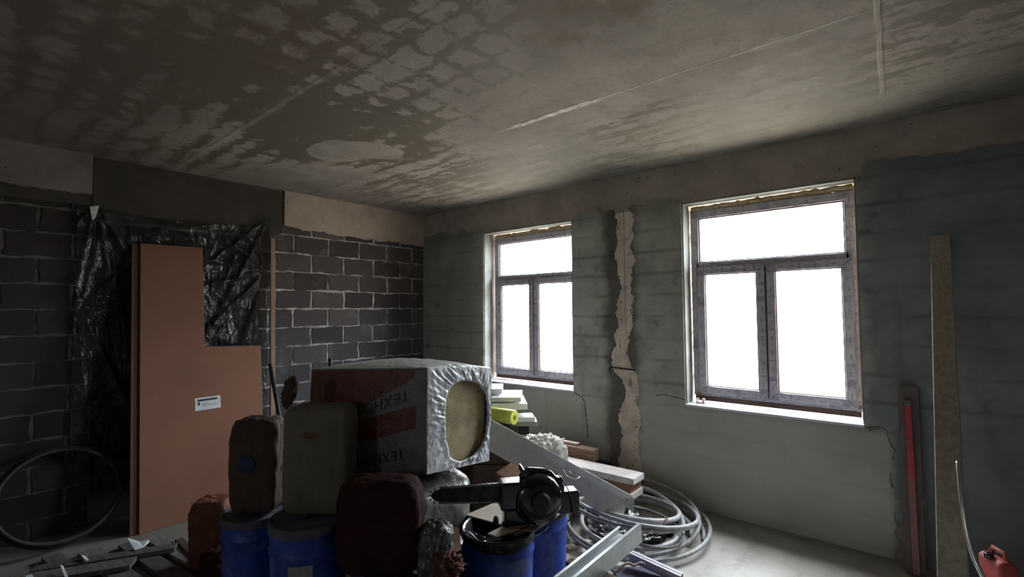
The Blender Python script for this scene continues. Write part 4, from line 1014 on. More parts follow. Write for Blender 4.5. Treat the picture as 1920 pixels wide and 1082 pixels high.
# round motor housing
prof = [(0.02, -0.075), (0.085, -0.072), (0.112, -0.055), (0.122, -0.02), (0.122, 0.03), (0.110, 0.062), (0.07, 0.075), (0.01, 0.078)]
mh = Matrix.Translation((-0.005, 0, 0.125)) @ Matrix.Rotation(PI/2, 4, 'X')
MB().lathe(prof, (0, 0, 0), 48, mtx=SM @ mh).build('motor_housing', M_BLKPL, sroot, smooth=True)
MB().lathe([(0.01, 0.078), (0.045, 0.080), (0.05, 0.088), (0.03, 0.092), (0.01, 0.092)], (0, 0, 0), 32, mtx=SM @ mh).build('side_cap', M_BLKRUB, sroot, smooth=True)
sb((-0.19, -0.05, 0.085), (-0.04, 0.05, 0.215), 'gear_case', M_BLKPL, 0.014)
sb((-0.17, -0.03, 0.0), (-0.06, 0.035, 0.085), 'foot', M_BLKPL, 0.01)
sb((0.095, -0.042, 0.045), (0.205, 0.045, 0.150), 'rear_grip_housing', M_BLKPL, 0.012)
sb((0.06, -0.035, 0.14), (0.13, 0.035, 0.185), 'switch_block', M_BLKPL, 0.010)
sb((0.095, -0.02, 0.185), (0.125, 0.02, 0.215), 'trigger_lock', M_BLKPL, 0.006)
hp = [(-0.070, 0, 0.19), (-0.078, -0.004, 0.235), (-0.066, -0.004, 0.258), (-0.03, -0.004, 0.257), (0.02, -0.004, 0.250), (0.062, -0.004, 0.238), (0.092, -0.002, 0.205), (0.108, 0, 0.165), (0.112, 0, 0.11)]
MB().tube(hp, [0.016, 0.015, 0.014, 0.013, 0.013, 0.013, 0.013, 0.014, 0.015], 14, mtx=SM).build('front_handle', M_BLKPL, sroot, smooth=True)
MB().tube([(-0.02, 0, 0.252), (-0.014, 0, 0.17)], 0.009, 12, mtx=SM).build('handle_strut', M_BLKPL, sroot, smooth=True)
sb((-0.082, -0.05, 0.245), (-0.072, 0.05, 0.275), 'hand_guard', M_BLKPL, 0.004)
bar = MB(); L0, L1 = -0.175, -0.525; zc = 0.150; hb = 0.040
out = [(L0, zc-hb), (L0, zc+hb), (L1+0.05, zc+hb*0.78), (L1+0.018, zc+hb*0.5), (L1, zc), (L1+0.018, zc-hb*0.5), (L1+0.05, zc-hb*0.78)]
br = SM @ Matrix.Rotation(0.04, 4, 'Y')
bar.prism([br @ Vector((x, -0.003, z)) for x, z in out], (br.to_3x3() @ Vector((0, 0.006, 0)))).build('guide_bar', simple('oily_dark_steel', (0.035, 0.03, 0.028), (0.07, 0.06, 0.05), 20, 0.45, 0.6), sroot, bevel=0.001)
ch = MB(); path = []
for i in range(34): path.append((lerp(L0, L1+0.05, i/33), lerp(zc+hb, zc+hb*0.78, i/33)+0.004))
for i in range(7): a = PI/2-i/6*PI; path.append((L1+0.05-0.050*math.cos(a)-0.004, zc+(hb*0.78+0.004)*math.sin(a)))
for i in range(34): path.append((lerp(L1+0.05, L0, i/33), lerp(zc-hb*0.78, zc-hb, i/33)-0.004))
for i, (x, z) in enumerate(path):
    up = 1 if z > zc else -1
    ch.box((x-0.0045, -0.0035, z-0.004), (x+0.0045, 0.0035, z+0.004), br)
    if i % 3 == 0: ch.box((x-0.004, -0.005, z+0.002*up-0.002), (x+0.003, -0.001, z+0.006*up+0.002), br)
ch.build('saw_chain', M_STEEL, sroot, bevel=0.0008)
cb = MB(); pts = []
for i in range(28):
    t = i/27; pts.append(SM @ Vector((0.09+0.06*math.sin(t*2.6)+0.02*t, -0.035-0.02*math.sin(t*3), 0.235*(1-t)**1.3+0.008+0.02*math.sin(t*6)*(1-t))))
cb.tube(pts, 0.0035, 8).build('power_cord', M_BLKRUB, sroot, smooth=True)
setp(MB().tube([at(1056, 882, 2.72), at(1062, 893, 2.70), at(1072, 898, 2.70), at(1081, 899, 2.70), at(1087, 894, 2.72), at(1078, 892, 2.74), at(1066, 884, 2.75)], 0.0035, 8).build('wire_loop', M_WIRE, smooth=True), 'pale bent wire loop sticking out behind the chainsaw', 'wire')
rg = MB(); pts = [Vector((saw0.x, saw0.y, zb+0.014)) + Matrix.Rotation(math.atan2(VR.y, VR.x), 3, 'Z') @ Vector((-0.12+0.075*math.cos(i/30*2*PI), -0.03+0.055*math.sin(i/30*2*PI), 0.002)) for i in range(30)]
setp(rg.tube(pts, 0.0045, 8, closed=True).build('cord_loop', M_BLKRUB, smooth=True), 'thin loop of black cord lying on the plywood in front of the chainsaw', 'cord')

# ================================================================== WHITE ANGLE FLASHING
M_FLASH = simple('dusty_white_sheet_metal', (0.80, 0.80, 0.71), (0.70, 0.70, 0.62), 4, 0.5, 0.0)
A0, A1 = at(905, 778, 3.62), at(1187, 931, 3.46); B0, B1 = at(905, 838, 3.56), at(1160, 979, 3.38)
fl = MB(); nrm = (A1-A0).cross(B0-A0).normalized()
if nrm.dot(CAM-A0) < 0: nrm = -nrm
def fsurf(u, v):
    a = A0.lerp(A1, u); b = B0.lerp(B1, u); a = a.lerp(b, 0.24); p = a.lerp(b, v)
    if u > 0.93: p += (A1-A0).normalized()*0.02*nz(v*6, 3)*((u-0.93)/0.07)*2
    return p + nrm*0.006*nz(u*3, v*2, 1)
up_ = (A0-B0).normalized()
fl.grid(fsurf, 40, 10)
fl.grid(lambda u, v: fsurf(u, 0)+(nrm*0.42+up_*0.9).normalized()*0.062*v, 40, 3)
fl.grid(lambda u, v: fsurf(u, 1)+(nrm*-0.9-up_*0.1).normalized()*0.018*v, 40, 2)
fo_ = weld(fl.build('metal_flashing', M_FLASH, smooth=False), 0.001); sd = fo_.modifiers.new('s', 'SOLIDIFY'); sd.thickness = 0.0025
setp(fo_, 'long dusty white metal flashing with a folded rim, sloping down to the hose coil', 'flashing')
flap('metal_tab', [at(1180, 925, 3.45), at(1190, 938, 3.43), at(1188, 962, 3.40), at(1168, 946, 3.42)], 0.002, simple('bare_white_tab', (0.55, 0.60, 0.57), None, 20, 0.4), 'bent bright tab at the lower tip of the white flashing', 'metal tab')

# ================================================================== HEAP UNDER THE FIRST WINDOW
M_EPS = simple('white_foam_board', (0.92, 0.93, 0.95), (0.86, 0.87, 0.90), 10, 0.6, bump=0.05)
M_EPSD = simple('dusty_foam_board', (0.56, 0.55, 0.52), (0.44, 0.43, 0.40), 10, 0.8)
def fbox(name, corner, L, Wd, H, mat, label, cat, ang=0.0, tilt=0.0, group=None, bevel=0.004, n=1):
    """box whose near right top edge starts at corner; runs L to the left and Wd away"""
    m_ = Matrix.Translation(corner) @ Matrix.Rotation(math.atan2(VR.y, VR.x)+ang, 4, 'Z') @ Matrix.Rotation(tilt, 4, 'Y')
    return setp(MB().box((-L, 0, -H), (0, Wd, 0), m_).build(name, mat, bevel=bevel), label, cat, group)
c3 = at(989, 757, 4.20)
z3 = c3.z
fbox('foam_board', c3, 1.0, 0.42, 0.050, M_EPS, 'white foam board jutting furthest right, lowest of the three under the first window', 'foam board', ang=0.06)
c2 = at(977, 747, 4.22); c2.z = z3+0.051; fbox('foam_board', c2, 1.0, 0.40, 0.040, M_EPS, 'middle white foam board of the three, bright on top, under the first window', 'foam board', ang=-0.05)
c1 = at(942, 733, 4.34); c1.z = z3+0.052+0.055; fbox('foam_board', c1, 0.9, 0.32, 0.045, M_EPS, 'topmost short white foam board showing beside the insulation pack', 'foam board', ang=0.0)
z3b = z3-0.052
def fluted(c, L, r, ang, mat, name, label, cat):
    d = Vector((math.cos(ang), math.sin(ang), 0)); mb = MB()
    prof = [(0.35*r, 0), (r*0.93, -0.002), (r, 0.008), (r, L-0.008), (r*0.93, L), (0.35*r, L)]
    rotm = Matrix.Translation(c) @ d.to_track_quat('Z', 'Y').to_matrix().to_4x4()
    n = 40; vs = []; fs = []
    pr = prof+[(0.33*r, L-0.02), (0.33*r, 0.02)]
    mb.lathe(pr+[pr[0]], (0, 0, 0), n, mtx=rotm, caps=False)
    o = mb.build(name, mat, smooth=True); o.modifiers.new('e', 'EDGE_SPLIT').split_angle = 0.7; return setp(o, label, cat)
M_YEL = simple('yellow_green_film_roll', (0.74, 0.80, 0.16), (0.58, 0.64, 0.12), 8, 0.4)
vang = math.atan2(VR.y, VR.x)
rc = at(965, 783, 3.98)
ra = vang-0.62
fluted(rc - Vector((math.cos(ra), math.sin(ra), 0))*0.34, 0.34, 0.060, ra, M_YEL, 'film_roll', 'yellow-green roll lying under the white foam boards', 'roll')
# small laminate blocks right of the roll
M_DKBLK = simple('dark_grey_block', (0.05, 0.05, 0.05), None, 20, 0.7)
cb_ = at(1003, 782, 4.15)
fbox('foam_offcut', cb_, 0.16, 0.18, 0.040, M_EPS, 'upper pale foam offcut right of the yellow roll', 'offcut', ang=0.1)
cb2 = cb_+VR*0.02; cb2.z = cb_.z-0.041; fbox('foam_offcut', cb2, 0.19, 0.18, 0.036, M_EPSD, 'lower pale foam offcut stepping out below its twin right of the yellow roll', 'offcut', ang=0.02)
cb3 = cb_-VR*0.05; cb3.z = cb_.z-0.078; fbox('dark_block', cb3, 0.16, 0.18, 0.07, M_DKBLK, 'dark block under the pale foam offcuts', 'block')
zr = cb3.z-0.072
M_ROCK = simple('crumbly_white_block', (0.93, 0.93, 0.88), (0.84, 0.84, 0.78), 14, 0.95, bump=1.0, bd=0.03)
rcx = at(1008, 826, 4.10)
rb = super_blob((rcx.x-0.01, rcx.y+0.10, 0.0), (0.40, 0.34, 0.40), 3.0, 0.035, 3.3, Matrix.Rotation(vang, 4, 'Z'), 30, fine=0.045, freq=4)
ztop = zr-0.006
zs = [v.z for v in rb.v]
for v in rb.v: v.z = v.z - max(zs) + 0.0
off_ = ztop
for v in rb.v: v.z += off_
setp(weld(rb.build('crumbly_block', M_ROCK, smooth=True)), 'rough white crumbly block of foam under the offcuts, below the first window', 'block')
rbz = ztop-(max(zs)-min(zs))
# carriers under all this: dark crates and timber
M_DKWOOD = simple('dark_stained_timber', (0.085, 0.055, 0.04), (0.045, 0.032, 0.026), 7, 0.85, stretch=(1, 9, 9))
M_MIDWOOD = simple('brown_weathered_timber', (0.26, 0.165, 0.11), (0.16, 0.10, 0.07), 7, 0.85, stretch=(1, 9, 9))
def crate(loc_, ex, ey, h, label, ang=0.0):
    m_ = Matrix.Translation(loc_) @ Matrix.Rotation(vang+ang, 4, 'Z')
    root = empty('wooden_crate', loc_, label, 'crate')
    nb = 5
    for s_ in (-1, 1):
        mb = MB()
        for k in range(nb): mb.box((-ex/2, s_*ey/2-0.009, h*k/nb+0.006), (ex/2, s_*ey/2+0.009, h*(k+1)/nb-0.004), m_)
        mb.build('crate_side', M_DKWOOD, root, bevel=0.002)
        mb = MB()
        for k in range(nb): mb.box((s_*ex/2-0.009, -ey/2+0.01, h*k/nb+0.006), (s_*ex/2+0.009, ey/2-0.01, h*(k+1)/nb-0.004), m_)
        mb.build('crate_side', M_DKWOOD, root, bevel=0.002)
    MB().box((-ex/2+.01, -ey/2+.01, h-0.020), (ex/2-.01, ey/2-.01, h-0.003), m_).build('crate_lid', M_DKWOOD, root, bevel=0.002)
    return root
cr = (c3 - VR*0.56 + VF*0.20); crate((cr.x, cr.y, 0), 0.86, 0.40, z3b-0.004, 'dark slatted crate carrying the white foam boards under the first window', 0.06)
cr2 = rcx+VF*0.12; crate((cr2.x+0.02, cr2.y, 0), 0.34, 0.30, max(0.1, rbz-0.004), 'small dark crate carrying the crumbly white block')
rcs = at(948, 860, 3.9)
rcr = rc-VR*0.16+VF*0.045; crate((rcr.x, rcr.y, 0), 0.36, 0.10, rc.z-0.062, 'dark narrow crate under the yellow-green roll', 0.0)
flap('timber_stub', [at(930, 886, 3.62), at(996, 842, 3.74), at(1010, 876, 3.70), at(960, 905, 3.60)], 0.09, M_MIDWOOD, 'weathered brown timber stub in the shade under the white flashing', 'timber')
# timber stacked along the window wall with black pipes on it
zw = 0.0; rr = random.Random(8)
lab = ['bottom dark beam', 'second dark beam', 'third dark beam', 'upper dark beam']
for k, (x0, x1, y0, y1, h) in enumerate(((1.0, 3.28, -0.20, -0.055, 0.10), (0.9, 3.16, -0.36, -0.21, 0.10), (1.1, 3.12, -0.19, -0.06, 0.10), (1.0, 2.98, -0.345, -0.215, 0.10))):
    z0 = 0 if k < 2 else 0.102
    setp(MB().box((x0, y0, z0), (x1, y1, z0+h)).build('timber_beam', M_DKWOOD, bevel=0.006),
         ('longest dark timber beam on the floor against the window wall', 'dark timber beam on the floor in front of the longest one', 'dark timber beam laid on top against the window wall', 'dark timber beam laid on top, away from the wall')[k], 'timber beam')
pz_ = [(1.2, 2.72, -0.16, 0.235, 0.030), (1.1, 2.86, -0.095, 0.235, 0.030), (1.25, 2.66, -0.128, 0.289, 0.030), (1.0, 2.90, -0.26, 0.232, 0.026)]
for (x0, x1, y, z, r), lb in zip(pz_, ('black pipe at the front of the bundle on the dark beams', 'black pipe closest to the window wall on the dark beams', 'black pipe resting on top of the bundle by the window wall', 'slimmer black pipe with a pale open end on the outer beam')):
    mbp = MB().tube([(x0, y, z), (x1, y, z)], r, 18, caps=False)
    mbp.tube([(x1, y, z), (x0, y, z)], r*0.86, 18, caps=False)
    n_ = 18; 
    o = mbp.build('black_pipe', M_BLKRUB, smooth=True)
    ring = MB().lathe([(r*0.86, 0), (r, 0), (r, 0.004), (r*0.86, 0.004)], (0, 0, 0), 18, mtx=Matrix.Translation((x1-0.001, y, z)) @ Matrix.Rotation(PI/2, 4, 'Y'), caps=False)
    setp(o, lb, 'pipe'); ring.build('pipe_end', M_DUST if 'pale' in lb else M_BLKRUB, o)
# timber block and the pale slab with brown edge
def wbox(name, x0, x1, y0, y1, z0, z1, mat, label, cat, ang=0.0, bevel=0.004, mats=None):
    c = Vector(((x0+x1)/2, (y0+y1)/2, 0)); m_ = Matrix.Translation(c) @ Matrix.Rotation(ang, 4, 'Z') @ Matrix.Translation(-c)
    return setp(MB().box((x0, y0, z0), (x1, y1, z1), m_).build(name, mat, bevel=bevel), label, cat)
M_SLAB = simple('pale_foam_slab', (0.66, 0.62, 0.60), (0.52, 0.48, 0.46), 9, 0.85)
M_CHIP = simple('rusty_brown_chipboard', (0.30, 0.16, 0.105), (0.22, 0.115, 0.08), 20, 0.85)
wbox('foam_slab', 2.45, 3.40, -0.70, -0.50, 0.325, 0.375, M_SLAB, 'pale slab on top of the brown board, pointing at the hose coil', 'slab', 0.02)
wbox('chipboard_slab', 2.40, 3.365, -0.695, -0.49, 0.250, 0.323, M_CHIP, 'rusty brown board sandwiched under the pale slab', 'board', 0.02)
wbox('foam_slab', 2.42, 3.375, -0.69, -0.47, 0.195, 0.248, M_SLAB, 'dusty pale slab under the rusty brown board', 'slab', 0.01)
wbox('timber_beam', 2.30, 3.22, -0.67, -0.50, 0.0, 0.193, M_DKWOOD, 'thick dark timber carrying the pale slabs', 'timber beam', 0.0)
wbox('timber_block', 2.05, 2.90, -0.475, -0.36, 0.355, 0.455, M_MIDWOOD, 'brown timber block end behind the white flashing rim', 'timber', 0.03)
wbox('timber_beam', 2.00, 2.84, -0.475, -0.37, 0.0, 0.353, M_DKWOOD, 'dark upright plank block under the brown timber block', 'timber beam', 0.0)
wbox('timber_lath', 2.0, 2.70, -0.43, -0.38, 0.457, 0.475, M_PALEW, 'pale lath lying on the brown timber block', 'lath', 0.06, 0.002)

# ================================================================== COILED HOSES
M_HOSE = simple('dusty_grey_hose', (0.40, 0.41, 0.42), (0.28, 0.28, 0.29), 26, 0.6)
M_HOSED = simple('dusty_dark_hose', (0.12, 0.12, 0.12), (0.22, 0.22, 0.21), 26, 0.6)
def coil(label, c, loops, mat, r, seed, name='hose_coil'):
    rr = random.Random(seed); pts = []; n = 44
    for k, (cx_, cy_, ra, rb_, ang, z0, tilt, tdir) in enumerate(loops):
        for i in range(n):
            t = i/n; nx = loops[min(k+1, len(loops)-1)]
            L_ = [lerp(a, b, t*t*(3-2*t)) for a, b in zip((cx_, cy_, ra, rb_, ang, z0, tilt, tdir), nx)]
            a = 2*PI*t; x, y = L_[2]*math.cos(a), L_[3]*math.sin(a)
            x, y = x*math.cos(L_[4])-y*math.sin(L_[4]), x*math.sin(L_[4])+y*math.cos(L_[4])
            z = L_[5] + L_[6]*math.cos(a-L_[7]) + 0.01*nz(k*3+t*4, seed)
            pts.append(Vector((L_[0]+x, L_[1]+y, max(r+0.002, z))))
    return setp(MB().tube(pts, r, 12).build(name, mat, smooth=True), label, 'hose')
hc = Vector((3.42, -0.70, 0))
coil('grey dusty hose wound in wide loops on the floor, outermost coil', hc,
     [(3.42, -0.72, 0.50, 0.58, 0.2, 0.03, 0.0, 0), (3.43, -0.70, 0.53, 0.60, 0.25, 0.06, 0.02, 1), (3.40, -0.73, 0.49, 0.57, 0.1, 0.14, 0.07, 2.2), (3.42, -0.74, 0.47, 0.54, 0.3, 0.22, 0.09, 4.0)], M_HOSE, 0.014, 1)
coil('thicker grey hose in tighter loops inside the wide coil', hc,
     [(3.46, -0.78, 0.40, 0.47, 0.2, 0.055, 0.01, 0), (3.42, -0.78, 0.38, 0.46, 0.5, 0.17, 0.07, 2.4), (3.44, -0.80, 0.34, 0.42, 0.2, 0.22, 0.08, 4.4)], M_HOSE, 0.017, 2)
coil('thin dark cable looped across the hose coil', hc, [(3.62, -0.98, 0.26, 0.30, 0.4, 0.20, 0.06, 3.6), (3.60, -0.96, 0.27, 0.31, 0.2, 0.16, 0.05, 3.4)], M_HOSED, 0.009, 3)
# fat pipe end bending round the right side
pp = [at(1205, 1076, 3.35), at(1240, 1068, 3.42), at(1262, 1045, 3.52), at(1270, 1016, 3.62), at(1262, 990, 3.72)]
def spline(P, n=10):
    o = []
    for i in range(len(P)-1):
        p0, p1, p2, p3 = P[max(i-1, 0)], P[i], P[i+1], P[min(i+2, len(P)-1)]
        for k in range(n):
            t = k/n; o.append(0.5*((2*p1)+(p2-p0)*t+(2*p0-5*p1+4*p2-p3)*t*t+(3*p1-p0-3*p2+p3)*t**3))
    return o+[P[-1]]
setp(MB().tube(spline([Vector((p_.x, p_.y, max(0.03, p_.z))) for p_ in pp]), 0.027, 16).build('hose_end', M_HOSE, smooth=True), 'fat pale hose section curving round the right edge of the coil', 'hose')
setp(MB().tube([at(1184, 1028, 3.05), at(1252, 971, 3.40)], 0.006, 8).build('steel_rod', M_RUST, smooth=True), 'thin dark rod lying across the loops of hose', 'rod')
# rubble and black plastic inside the coil
sack('plastic_sack', (3.40, -0.82, 0.06), (0.60, 0.50, 0.12), M_DARKFILM, 'crumpled black plastic lying inside the hose coil', 'sack', seed=31.0, p=2.4, amp=0.04, fine=0.05)
sack('rag', (3.62, -0.60, 0.045), (0.24, 0.18, 0.09), simple('dusty_brown_cloth', (0.16, 0.12, 0.10), (0.09, 0.07, 0.06), 20, 0.9, bump=0.6, bd=0.01), 'dusty brown cloth inside the right side of the coil', 'rag', seed=33.0, p=2.2, amp=0.04, fine=0.05, n=18)
for k, (x, y, a, L, lb) in enumerate(((1105, 962, 0.4, 0.26, 'pale wood scrap left of the hoses, nearer the wall'), (1085, 1020, 1.3, 0.22, 'pale wood scrap between the rear barrel and the hoses'), (1120, 945, 0.1, 0.20, 'small wood scrap below the white flashing'), (1090, 1050, 0.9, 0.16, 'short pale scrap nearest the steel profiles'))):
    v = fwd + rgt*((x-960)/F_PX) - upv*((y-541)/F_PX); s = (0.02-CAM.z)/v.z; c = CAM+v*s; m_ = Matrix.Translation(c) @ Matrix.Rotation(a, 4, 'Z')
    setp(MB().box((-L/2, -0.03, -0.018), (L/2, 0.03, 0.006), m_).build('wood_scrap', M_PALEW, bevel=0.003), lb, 'wood scrap')

# ================================================================== STEEL PROFILES
M_GALV = simple('galvanised_steel', (0.50, 0.53, 0.54), (0.40, 0.43, 0.44), 10, 0.38, 0.55)
def channel(p, q, wd, ht, th, mat, name, label, lip=0.012, roll=0.0, hr=None):
    """U profile open upwards from p to q"""
    p, q = Vector(p), Vector(q); d = (q-p).normalized(); s_ = d.cross(Vector((0, 0, 1))).normalized(); u_ = s_.cross(d).normalized()
    if roll: R2 = Matrix.Rotation(roll, 3, d); s_ = R2 @ s_; u_ = R2 @ u_
    hw = wd/2; hr = hr or ht
    pf = [(-hw+lip, ht), (-hw, ht), (-hw, 0), (-hw*0.35, 0), (-hw*0.25, 0.004), (hw*0.25, 0.004), (hw*0.35, 0), (hw, 0), (hw, hr), (hw-lip, hr)]
    inner = [(-hw+lip, ht-th), (-hw+th, ht-th), (-hw+th, th), (-hw*0.35, th), (-hw*0.25, th+0.004), (hw*0.25, th+0.004), (hw*0.35, th), (hw-th, th), (hw-th, hr-th), (hw-lip, hr-th)]
    ol = pf+inner[::-1]; mb = MB(); n = len(ol); vs = [p+s_*a+u_*b for a, b in ol]+[q+s_*a+u_*b for a, b in ol]
    fs = [(i, (i+1) % n, (i+1) % n+n, i+n) for i in range(n)]
    k = len(pf)
    for i in range(k-1): fs.append((i, i+1, n-2-i, n-1-i)); fs.append((n+n-1-i, n+n-2-i, n+i+1, n+i))
    mb.add(vs, fs); return setp(mb.build(name, mat), label, 'metal profile')
f1 = at(1182, 1008, 2.80); n1 = at(1062, 1109, 2.36)
d1 = (n1-f1)
channel(f1, f1+d1*3.4, 0.150, 0.105, 0.002, M_GALV, 'steel_profile', 'wide open steel profile with bright rims, pointing from the lower edge at the hose coil', 0.016, 0.0, 0.045)
side_ = d1.cross(Vector((0, 0, 1))).normalized()
channel(f1+d1*0.18+Vector((0, 0, 0.0035))-side_*0.02, f1+d1*3.3+Vector((0, 0, 0.0035))-side_*0.02, 0.062, 0.030, 0.0015, simple('dull_dark_steel', (0.20, 0.22, 0.22), (0.12, 0.13, 0.13), 10, 0.5, 0.4), 'steel_profile', 'narrow dark steel profile nested inside the wide bright one', 0.008)
PZ0 = f1.z
# supports for the profiles
def stool(c, h, label):
    root = empty('trestle', (c.x, c.y, 0), label, 'trestle'); m_ = Matrix.Translation((c.x, c.y, 0)) @ Matrix.Rotation(math.atan2(d1.y, d1.x)+PI/2, 4, 'Z')
    MB().box((-0.16, -0.03, h-0.04), (0.16, 0.03, h), m_).build('top_rail', M_DKWOOD, root, bevel=0.003)
    for sx in (-1, 1):
        for sy in (-1, 1):
            MB().hexa([m_ @ Vector(v) for v in ((sx*.12-.015, sy*.10-.015, 0), (sx*.12+.015, sy*.10-.015, 0), (sx*.12+.015, sy*.10+.015, 0), (sx*.12-.015, sy*.10+.015, 0), (sx*.12-.015, sy*.015-.012, h-.04), (sx*.12+.015, sy*.015-.012, h-.04), (sx*.12+.015, sy*.015+.012, h-.04), (sx*.12-.015, sy*.015+.012, h-.04))]).build('leg', M_DKWOOD, root, bevel=0.002)
c_ = f1+d1*0.62; stool(c_, lerp(f1.z, n1.z, 0.62)-0.006, 'low dark trestle under the steel profiles')
c_ = f1+d1*2.6; stool(c_, f1.z+(n1.z-f1.z)*2.6-0.006, 'second low trestle under the near end of the steel profiles')
# grey bar on the right, crate below it
channel(at(1182, 1034, 3.02)-Vector((0, 0, 0.05)), at(1277, 1077, 2.82)-Vector((0, 0, 0.05)), 0.045, 0.05, 0.003, simple('pale_grey_plastic', (0.55, 0.54, 0.60), (0.44, 0.43, 0.48), 14, 0.5), 'plastic_channel', 'short pale grey channel lying at the right of the steel profiles', 0.018)
cbx = at(1190, 1072, 2.95); 
wbox('toolbox', cbx.x-0.10, cbx.x+0.28, cbx.y-0.12, cbx.y+0.12, 0, cbx.z, simple('dark_blue_grey_box', (0.07, 0.075, 0.12), (0.05, 0.05, 0.08), 12, 0.5), 'dark blue-grey box under the pale grey channel', 'box', vang, 0.008)
tw = MB(); pts = spline([at(1146, 1068, 2.86), at(1156, 1072, 2.84), at(1168, 1060, 2.86), at(1178, 1056, 2.88), at(1188, 1060, 2.88), at(1200, 1056, 2.90), at(1208, 1058, 2.92)], 6)
setp(tw.tube(pts, [0.008+0.004*nz(i*1.3) for i in range(len(pts))], 8).build('rope', M_DUST, smooth=True), 'dusty knotted rope on the edge of the dark blue-grey box', 'rope')
# ================================================================== RIGHT: LEANING BEAM, BOARD, LEVEL, CONDUIT, CANISTER
M_BEAMW = simple('grey_weathered_beam', (0.52, 0.48, 0.39), (0.37, 0.34, 0.28), 5, 0.85, stretch=(8, 8, 1), bump=0.4)
tpc = at(1763, 447, 3.22); btc = at(1787, 1082, 2.02); dr = (btc-tpc); kk = (0.03-tpc.z)/dr.z; btm = tpc+dr*kk
def beam(p, q, wd, th, mat, name, label, cat, side):
    p, q = Vector(p), Vector(q); d = (q-p).normalized(); s_ = Vector(side); s_ = (s_-d*s_.dot(d)).normalized(); n_ = d.cross(s_).normalized()
    o = []
    for e in (q, p):
        for a, b in ((-1, -1), (1, -1), (1, 1), (-1, 1)): o.append(e+s_*a*wd/2+n_*b*th/2)
    mb = MB().hexa(o); return setp(mb.build(name, mat, bevel=0.004), label, cat)
beam(tpc+Vector((0, -0.0, 0)), btm, 0.098, 0.055, M_BEAMW, 'timber_beam', 'tall grey weathered beam leaning against the wall right of the second window', 'timber beam', (1, -0.06, 0))
M_BROWNB = simple('dark_grey_brown_board', (0.20, 0.172, 0.150), (0.14, 0.122, 0.108), 6, 0.85, stretch=(8, 8, 1))
tb_ = Vector((5.097, -0.038, 1.185)); bb_ = Vector((5.098, -0.17, 0.012))
beam(tb_, bb_, 0.108, 0.028, M_BROWNB, 'board', 'short dark grey-brown board leaning on the wall left of the tall beam', 'board', (1, 0, 0))
lv = at(1704, 758, 3.62); 
t0 = Vector((5.094, -0.080, 1.06)); b0 = Vector((5.104, -0.200, 0.012))
lev = empty('spirit_level', b0, 'long worn red metal straightedge standing in front of the short board', 'straightedge')
def vbar(p, q, wd, th, mat, name, parent):
    p, q = Vector(p), Vector(q); d = (q-p).normalized(); s_ = Vector((1, 0, 0)); s_ = (s_-d*s_.dot(d)).normalized(); n_ = d.cross(s_).normalized(); o = []
    for e in (q, p):
        for a, b in ((-1, -1), (1, -1), (1, 1), (-1, 1)): o.append(e+s_*a*wd/2+n_*b*th/2)
    return MB().hexa(o).build(name, mat, parent, bevel=0.002)
def mat_redl():
    a = NT('worn_red_paint'); X, Y, Z = a.xyz()
    wear = a.m('MULTIPLY', a.sm(a.m('ADD', Z, a.m('MULTIPLY', a.m('SUBTRACT', a.noise(6, 4), 0.5), 0.5)), 0.75, 0.45), 1.0)
    c = a.mix(a.sm(a.noise(20, 4), 0.45, 0.7), (0.52, 0.05, 0.08), (0.30, 0.06, 0.07))
    c = a.mix(a.m('MULTIPLY', wear, a.m('ADD', 0.45, a.m('MULTIPLY', a.noise(35, 4), 0.5))), c, (0.26, 0.19, 0.18))
    return a.done(a.bsdf(c, 0.5))
M_REDL = mat_redl()
vbar(t0, b0, 0.036, 0.020, M_REDL, 'level_body', lev)
vbar(t0+Vector((0, 0, 0.035)), t0, 0.036, 0.021, simple('grey_cap', (0.22, 0.20, 0.18), None, 20, 0.7), 'end_cap', lev)
# white bent conduit and red canister at the right edge
cpts = [at(1797, 866, 2.03), at(1800, 905, 2.00), at(1805, 950, 1.97), at(1813, 1000, 1.94), at(1826, 1045, 1.91), at(1843, 1082, 1.88), at(1866, 1130, 1.86), at(1890, 1180, 1.88)]
cs = spline(cpts, 8); e_ = cs[-1]; cs += [Vector((e_.x+0.02, e_.y+0.02, e_.z*0.6)), Vector((e_.x+0.03, e_.y+0.03, 0.012))]
setp(MB().tube(cs, 0.0085, 12).build('bent_conduit', simple('polished_pale_metal', (0.95, 0.95, 0.93), (0.92, 0.92, 0.90), 20, 0.22, 0.9, bump=0.0), smooth=True), 'thin shiny white conduit arching up in front of the tall beam', 'conduit')
jc = at(1872, 1040, 2.62); jh = jc.z; jr = empty('jerrycan', (jc.x, jc.y, 0), 'dusty red plastic canister at the lower right corner', 'canister')
JM = Matrix.Translation((jc.x, jc.y, 0)) @ Matrix.Rotation(vang-0.15, 4, 'Z')
M_REDC = simple('dusty_red_plastic', (0.50, 0.085, 0.08), (0.46, 0.18, 0.17), 9, 0.5)
jb = MB(); w2 = 0.052; jd = 0.075
ol = [(-w2, 0), (w2, 0), (w2, jh*0.74), (w2*0.75, jh*0.88), (w2*0.55, jh-0.01), (-w2*0.55, jh-0.01), (-w2, jh*0.94)]
jb.prism([JM @ Vector((x, -jd, z)) for x, z in ol], (JM.to_3x3() @ Vector((0, 2*jd, 0)))); jb.build('canister_body', M_REDC, jr, bevel=0.016, seg=4)
MB().tube([JM @ Vector(v) for v in ((0, -jd*0.7, jh-0.014), (0, -jd*0.55, jh+0.025), (0, jd*0.45, jh+0.025), (0, jd*0.7, jh-0.014))], 0.011, 10).build('handle', M_REDC, jr, smooth=True)
MB().lathe([(0.02, 0), (0.021, 0.02), (0.018, 0.026), (0.002, 0.026)], (0, 0, 0), 20, mtx=JM @ Matrix.Translation((-0.045, 0, jh-0.02))).build('screw_cap', M_BLKPL, jr, smooth=True)

